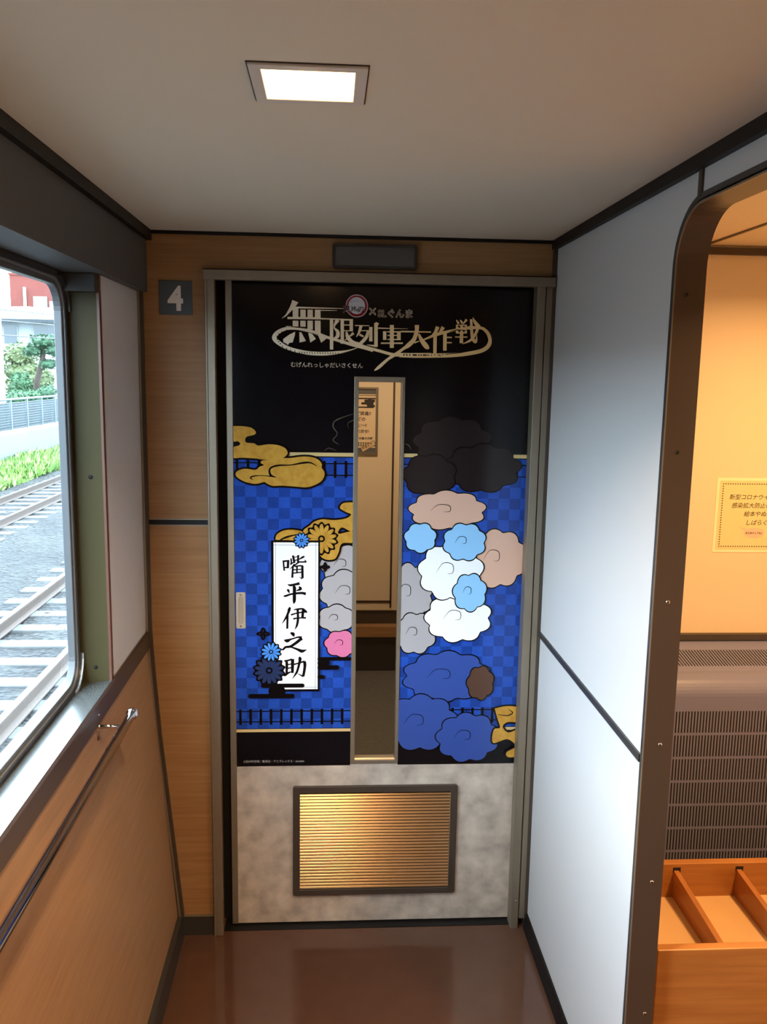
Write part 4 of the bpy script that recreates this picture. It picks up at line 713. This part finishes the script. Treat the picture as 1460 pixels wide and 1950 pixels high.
# trees and shrubs
def foliage(mb, c, rx, ry, rz, n, s, seed):
    rn = random.Random(seed)
    for i in range(n):
        th = rn.uniform(0, 2*math.pi); cz = rn.uniform(-1, 1); rr_ = (0.55+0.45*rn.random())
        p = Vector((c[0]+rx*rr_*math.sqrt(1-cz*cz)*math.cos(th), c[1]+ry*rr_*math.sqrt(1-cz*cz)*math.sin(th), c[2]+rz*rr_*cz))
        a1 = Vector((rn.gauss(0, 1), rn.gauss(0, 1), rn.gauss(0, .6))).normalized()*s*rn.uniform(.6, 1.3); b1 = a1.cross(Vector((rn.gauss(0, 1), rn.gauss(0, 1), rn.gauss(0, 1)))).normalized()*s*0.6
        mb.add([p-a1, p+b1, p+a1, p-b1], [(0, 1, 2, 3)])
def tree(name, label, cat, base, trunk, pads, leafm, n, s, group=None):
    t = thing(name, label, cat, base, group)
    if trunk:
        mb = MB()
        for path, r0, r1 in trunk: mb.tube(path, [r0+(r1-r0)*i/(len(path)-1) for i in range(len(path))], 8)
        obj('trunk', mb, M('bark', (0.040, 0.029, 0.022), 0.9), t)
    mb = MB()
    for i, (c, rx, ry, rz) in enumerate(pads): foliage(mb, c, rx, ry, rz, int(n*rx*rz), s, i+len(label)); mb.blob(c, rx*.72, ry*.72, rz*.72)
    obj('foliage', mb, leafm, t)
    return t
gA = M('pine_leaf', (0.026, 0.073, 0.033), 0.7, vary=0.35, scale=3); gB = M('autumn_leaf', (0.095, 0.124, 0.051), 0.7, vary=0.4, scale=3); gC = M('shrub_leaf', (0.029, 0.084, 0.033), 0.7, vary=0.35, scale=4)
tree('cloud_pruned_pine', 'dark green cloud pruned pine above the fence', 'tree', (-10.85, 33.0, -0.25),
     [([(-10.8, 33.0, -0.25), (-10.86, 33.0, 1.13), (-10.62, 33.0, 1.96), (-10.5, 33.0, 2.44)], 0.14, 0.07), ([(-10.8, 33.0, 1.5), (-10.2, 33.0, 1.96)], 0.06, 0.03)],
     [((-10.5, 33.0, 2.62), .64, .6, .30), ((-10.02, 33.0, 2.28), .52, .6, .26), ((-10.92, 33.0, 2.28), .46, .46, .24), ((-10.38, 33.0, 1.80), .40, .46, .2)], gA, 1500, .08)
tree('broadleaf_tree', 'olive brown leafy tree between the pole and the pine', 'tree', (-12.6, 36.7, -0.25),
     [([(-12.5, 36.7, -0.25), (-12.5, 36.7, 1.8)], 0.12, 0.07)],
     [((-12.68, 36.7, 2.19), .80, .6, .52), ((-12.6, 36.7, 1.48), .92, .6, .46), ((-11.96, 36.6, 1.22), .64, .6, .46), ((-12.8, 36.7, .96), .64, .6, .4)], gB, 1300, .09)
tree('rounded_shrub', 'round green shrub under the olive brown tree', 'shrub', (-11.1, 31.95, -0.25), None, [((-11.09, 31.95, 1.14), .42, .42, .42), ((-11.09, 31.95, .73), .49, .46, .35), ((-11.09, 31.95, .33), .49, .46, .46), ((-11.09, 31.95, 0.1), .46, .46, .35)], gC, 2200, .07)
tree('clipped_dome_shrub', 'dark clipped dome shrub just above the fence near the window edge', 'shrub', (-9.9, 31.4, -0.25), None, [((-9.98, 31.4, 0.76), .40, .40, .36), ((-9.98, 31.4, 0.15), .40, .4, .42)], gA, 2400, .05)
tree('low_hedge', 'low clipped hedge behind the top rail of the fence', 'hedge', (-9.80, 28.2, -0.25), None, [((-9.80, 27.5+.5*k, 0.70), .22, .42, .26) for k in range(5)]+[((-9.80, 27.5+.5*k, 0.2), .22, .42, .42) for k in range(5)], gC, 3200, .05)
# house with a tiled roof
t = thing('white_house', 'white house with a pale hipped roof and dark window band', 'house', (-15, 46, -0.25))
obj('walls', MB().box(-22, -12.0, 43, 49, -0.25, 3.95), M('house_white', (0.219, 0.241, 0.248), 0.7), t)
mb = MB(); mb.add([(-22.8, 42.2, 3.88), (-11.2, 42.2, 3.88), (-11.2, 49.8, 3.88), (-22.8, 49.8, 3.88), (-19.5, 46, 4.75), (-14.4, 46, 4.75)], [(0, 1, 5, 4), (1, 2, 5), (2, 3, 4, 5), (3, 0, 4), (0, 3, 2, 1)]); obj('roof', mb, M('pale_roof_tiles', (0.161, 0.175, 0.182), 0.5), t)
obj('eaves', MB().box(-22.8, -11.2, 42.18, 42.34, 3.78, 3.93), M('dark_eaves', (0.015, 0.022, 0.026), 0.6), t)
wm = M('house_glass', (0.029, 0.044, 0.051), 0.15)
for x0, x1 in ((-15.6, -14.9), (-14.2, -13.05), (-13.0, -12.3)):
    f_ = obj('window', MB().box(x0, x1, 42.95, 43.0, 2.75, 3.7), M('house_frame', (0.182, 0.204, 0.204), 0.5), t); obj('pane', MB().box(x0+.06, x1-.06, 42.93, 42.96, 2.81, 3.64), wm, f_)
# red apartment block
t = thing('red_building', 'brick red apartment block rising behind the white house', 'building', (-18, 66, -0.25))
redM = M('red_render', (0.117, 0.020, 0.012), 0.75, vary=0.08, scale=1.2)
obj('walls', MB().box(-21.2, -14, 60, 68, -0.25, 7.75), redM, t)
obj('annex', MB().box(-18.0, -14, 57.8, 60, -0.25, 5.95), M('annex_pink', (0.175, 0.139, 0.139), 0.7), t)
f_ = obj('window', MB().box(-19.7, -18.8, 59.92, 60.0, 5.5, 6.4), M('house_frame', (0.182, 0.204, 0.204), 0.5), t); obj('pane', MB().box(-19.62, -18.88, 59.88, 59.94, 5.57, 6.33), M('pale_blind', (0.146, 0.168, 0.190), 0.4), f_)
obj('parapet', MB().box(-21.25, -13.95, 59.92, 68.05, 7.75, 7.9), redM, t)
mb = MB(); mb.box(-20.3, -20.16, 59.82, 60, 5.72, 6.97); mb.box(-20.6, -19.86, 59.82, 60, 5.57, 5.72); obj('white_pipe', mb, M('pole_white', (0.547, 0.562, 0.569), 0.6), t)
# unseen houses added to block low sky light, up to the stretch the window shows
mb = MB(); rnh = random.Random(5)
for k in range(7):
    y0 = -62+k*11.2; h_ = rnh.uniform(1.7, 2.2); xa_, xb_ = -24, -14.6-rnh.uniform(0, 1.2)
    mb.box(xa_, xb_, y0, y0+9.6, -0.25, h_); mb.prism([(xa_-.4, h_), (xb_+.5, h_), ((xa_+xb_)/2, h_+1.3)], 'y', y0-.3, y0+9.9)
struct('added_house_row', mb, M('added_row_render', (0.13, 0.125, 0.115), 0.8))
# overhead wires
wireM = M('overhead_wire', (0.022, 0.026, 0.033), 0.6)
for y0, z0_, y1, z1_, lb in ((14, 2.62, 60, 5.3, 'top'), (14, 2.45, 60, 4.9, 'mid'), (14, 2.24, 60, 3.9, 'low')):
    mb = MB(); mb.tube([(-7.9, 10+40*k/12, (2.25 if lb == 'low' else 2.52 if lb == 'mid' else 2.72)+0.035*(10+40*k/12-14)*(1.0 if lb == 'low' else 1.5 if lb == 'mid' else 1.9)*0.55) for k in range(13)], 0.016, 6)
    tag(obj('overhead_wire', mb, wireM, origin=(-7.9, 30, 3)), {'top': 'highest of the dark overhead wires crossing the window view', 'mid': 'middle one of the dark overhead wires crossing the window view', 'low': 'lowest of the dark overhead wires, passing before the roof'}[lb], 'wire', 'overhead wires')
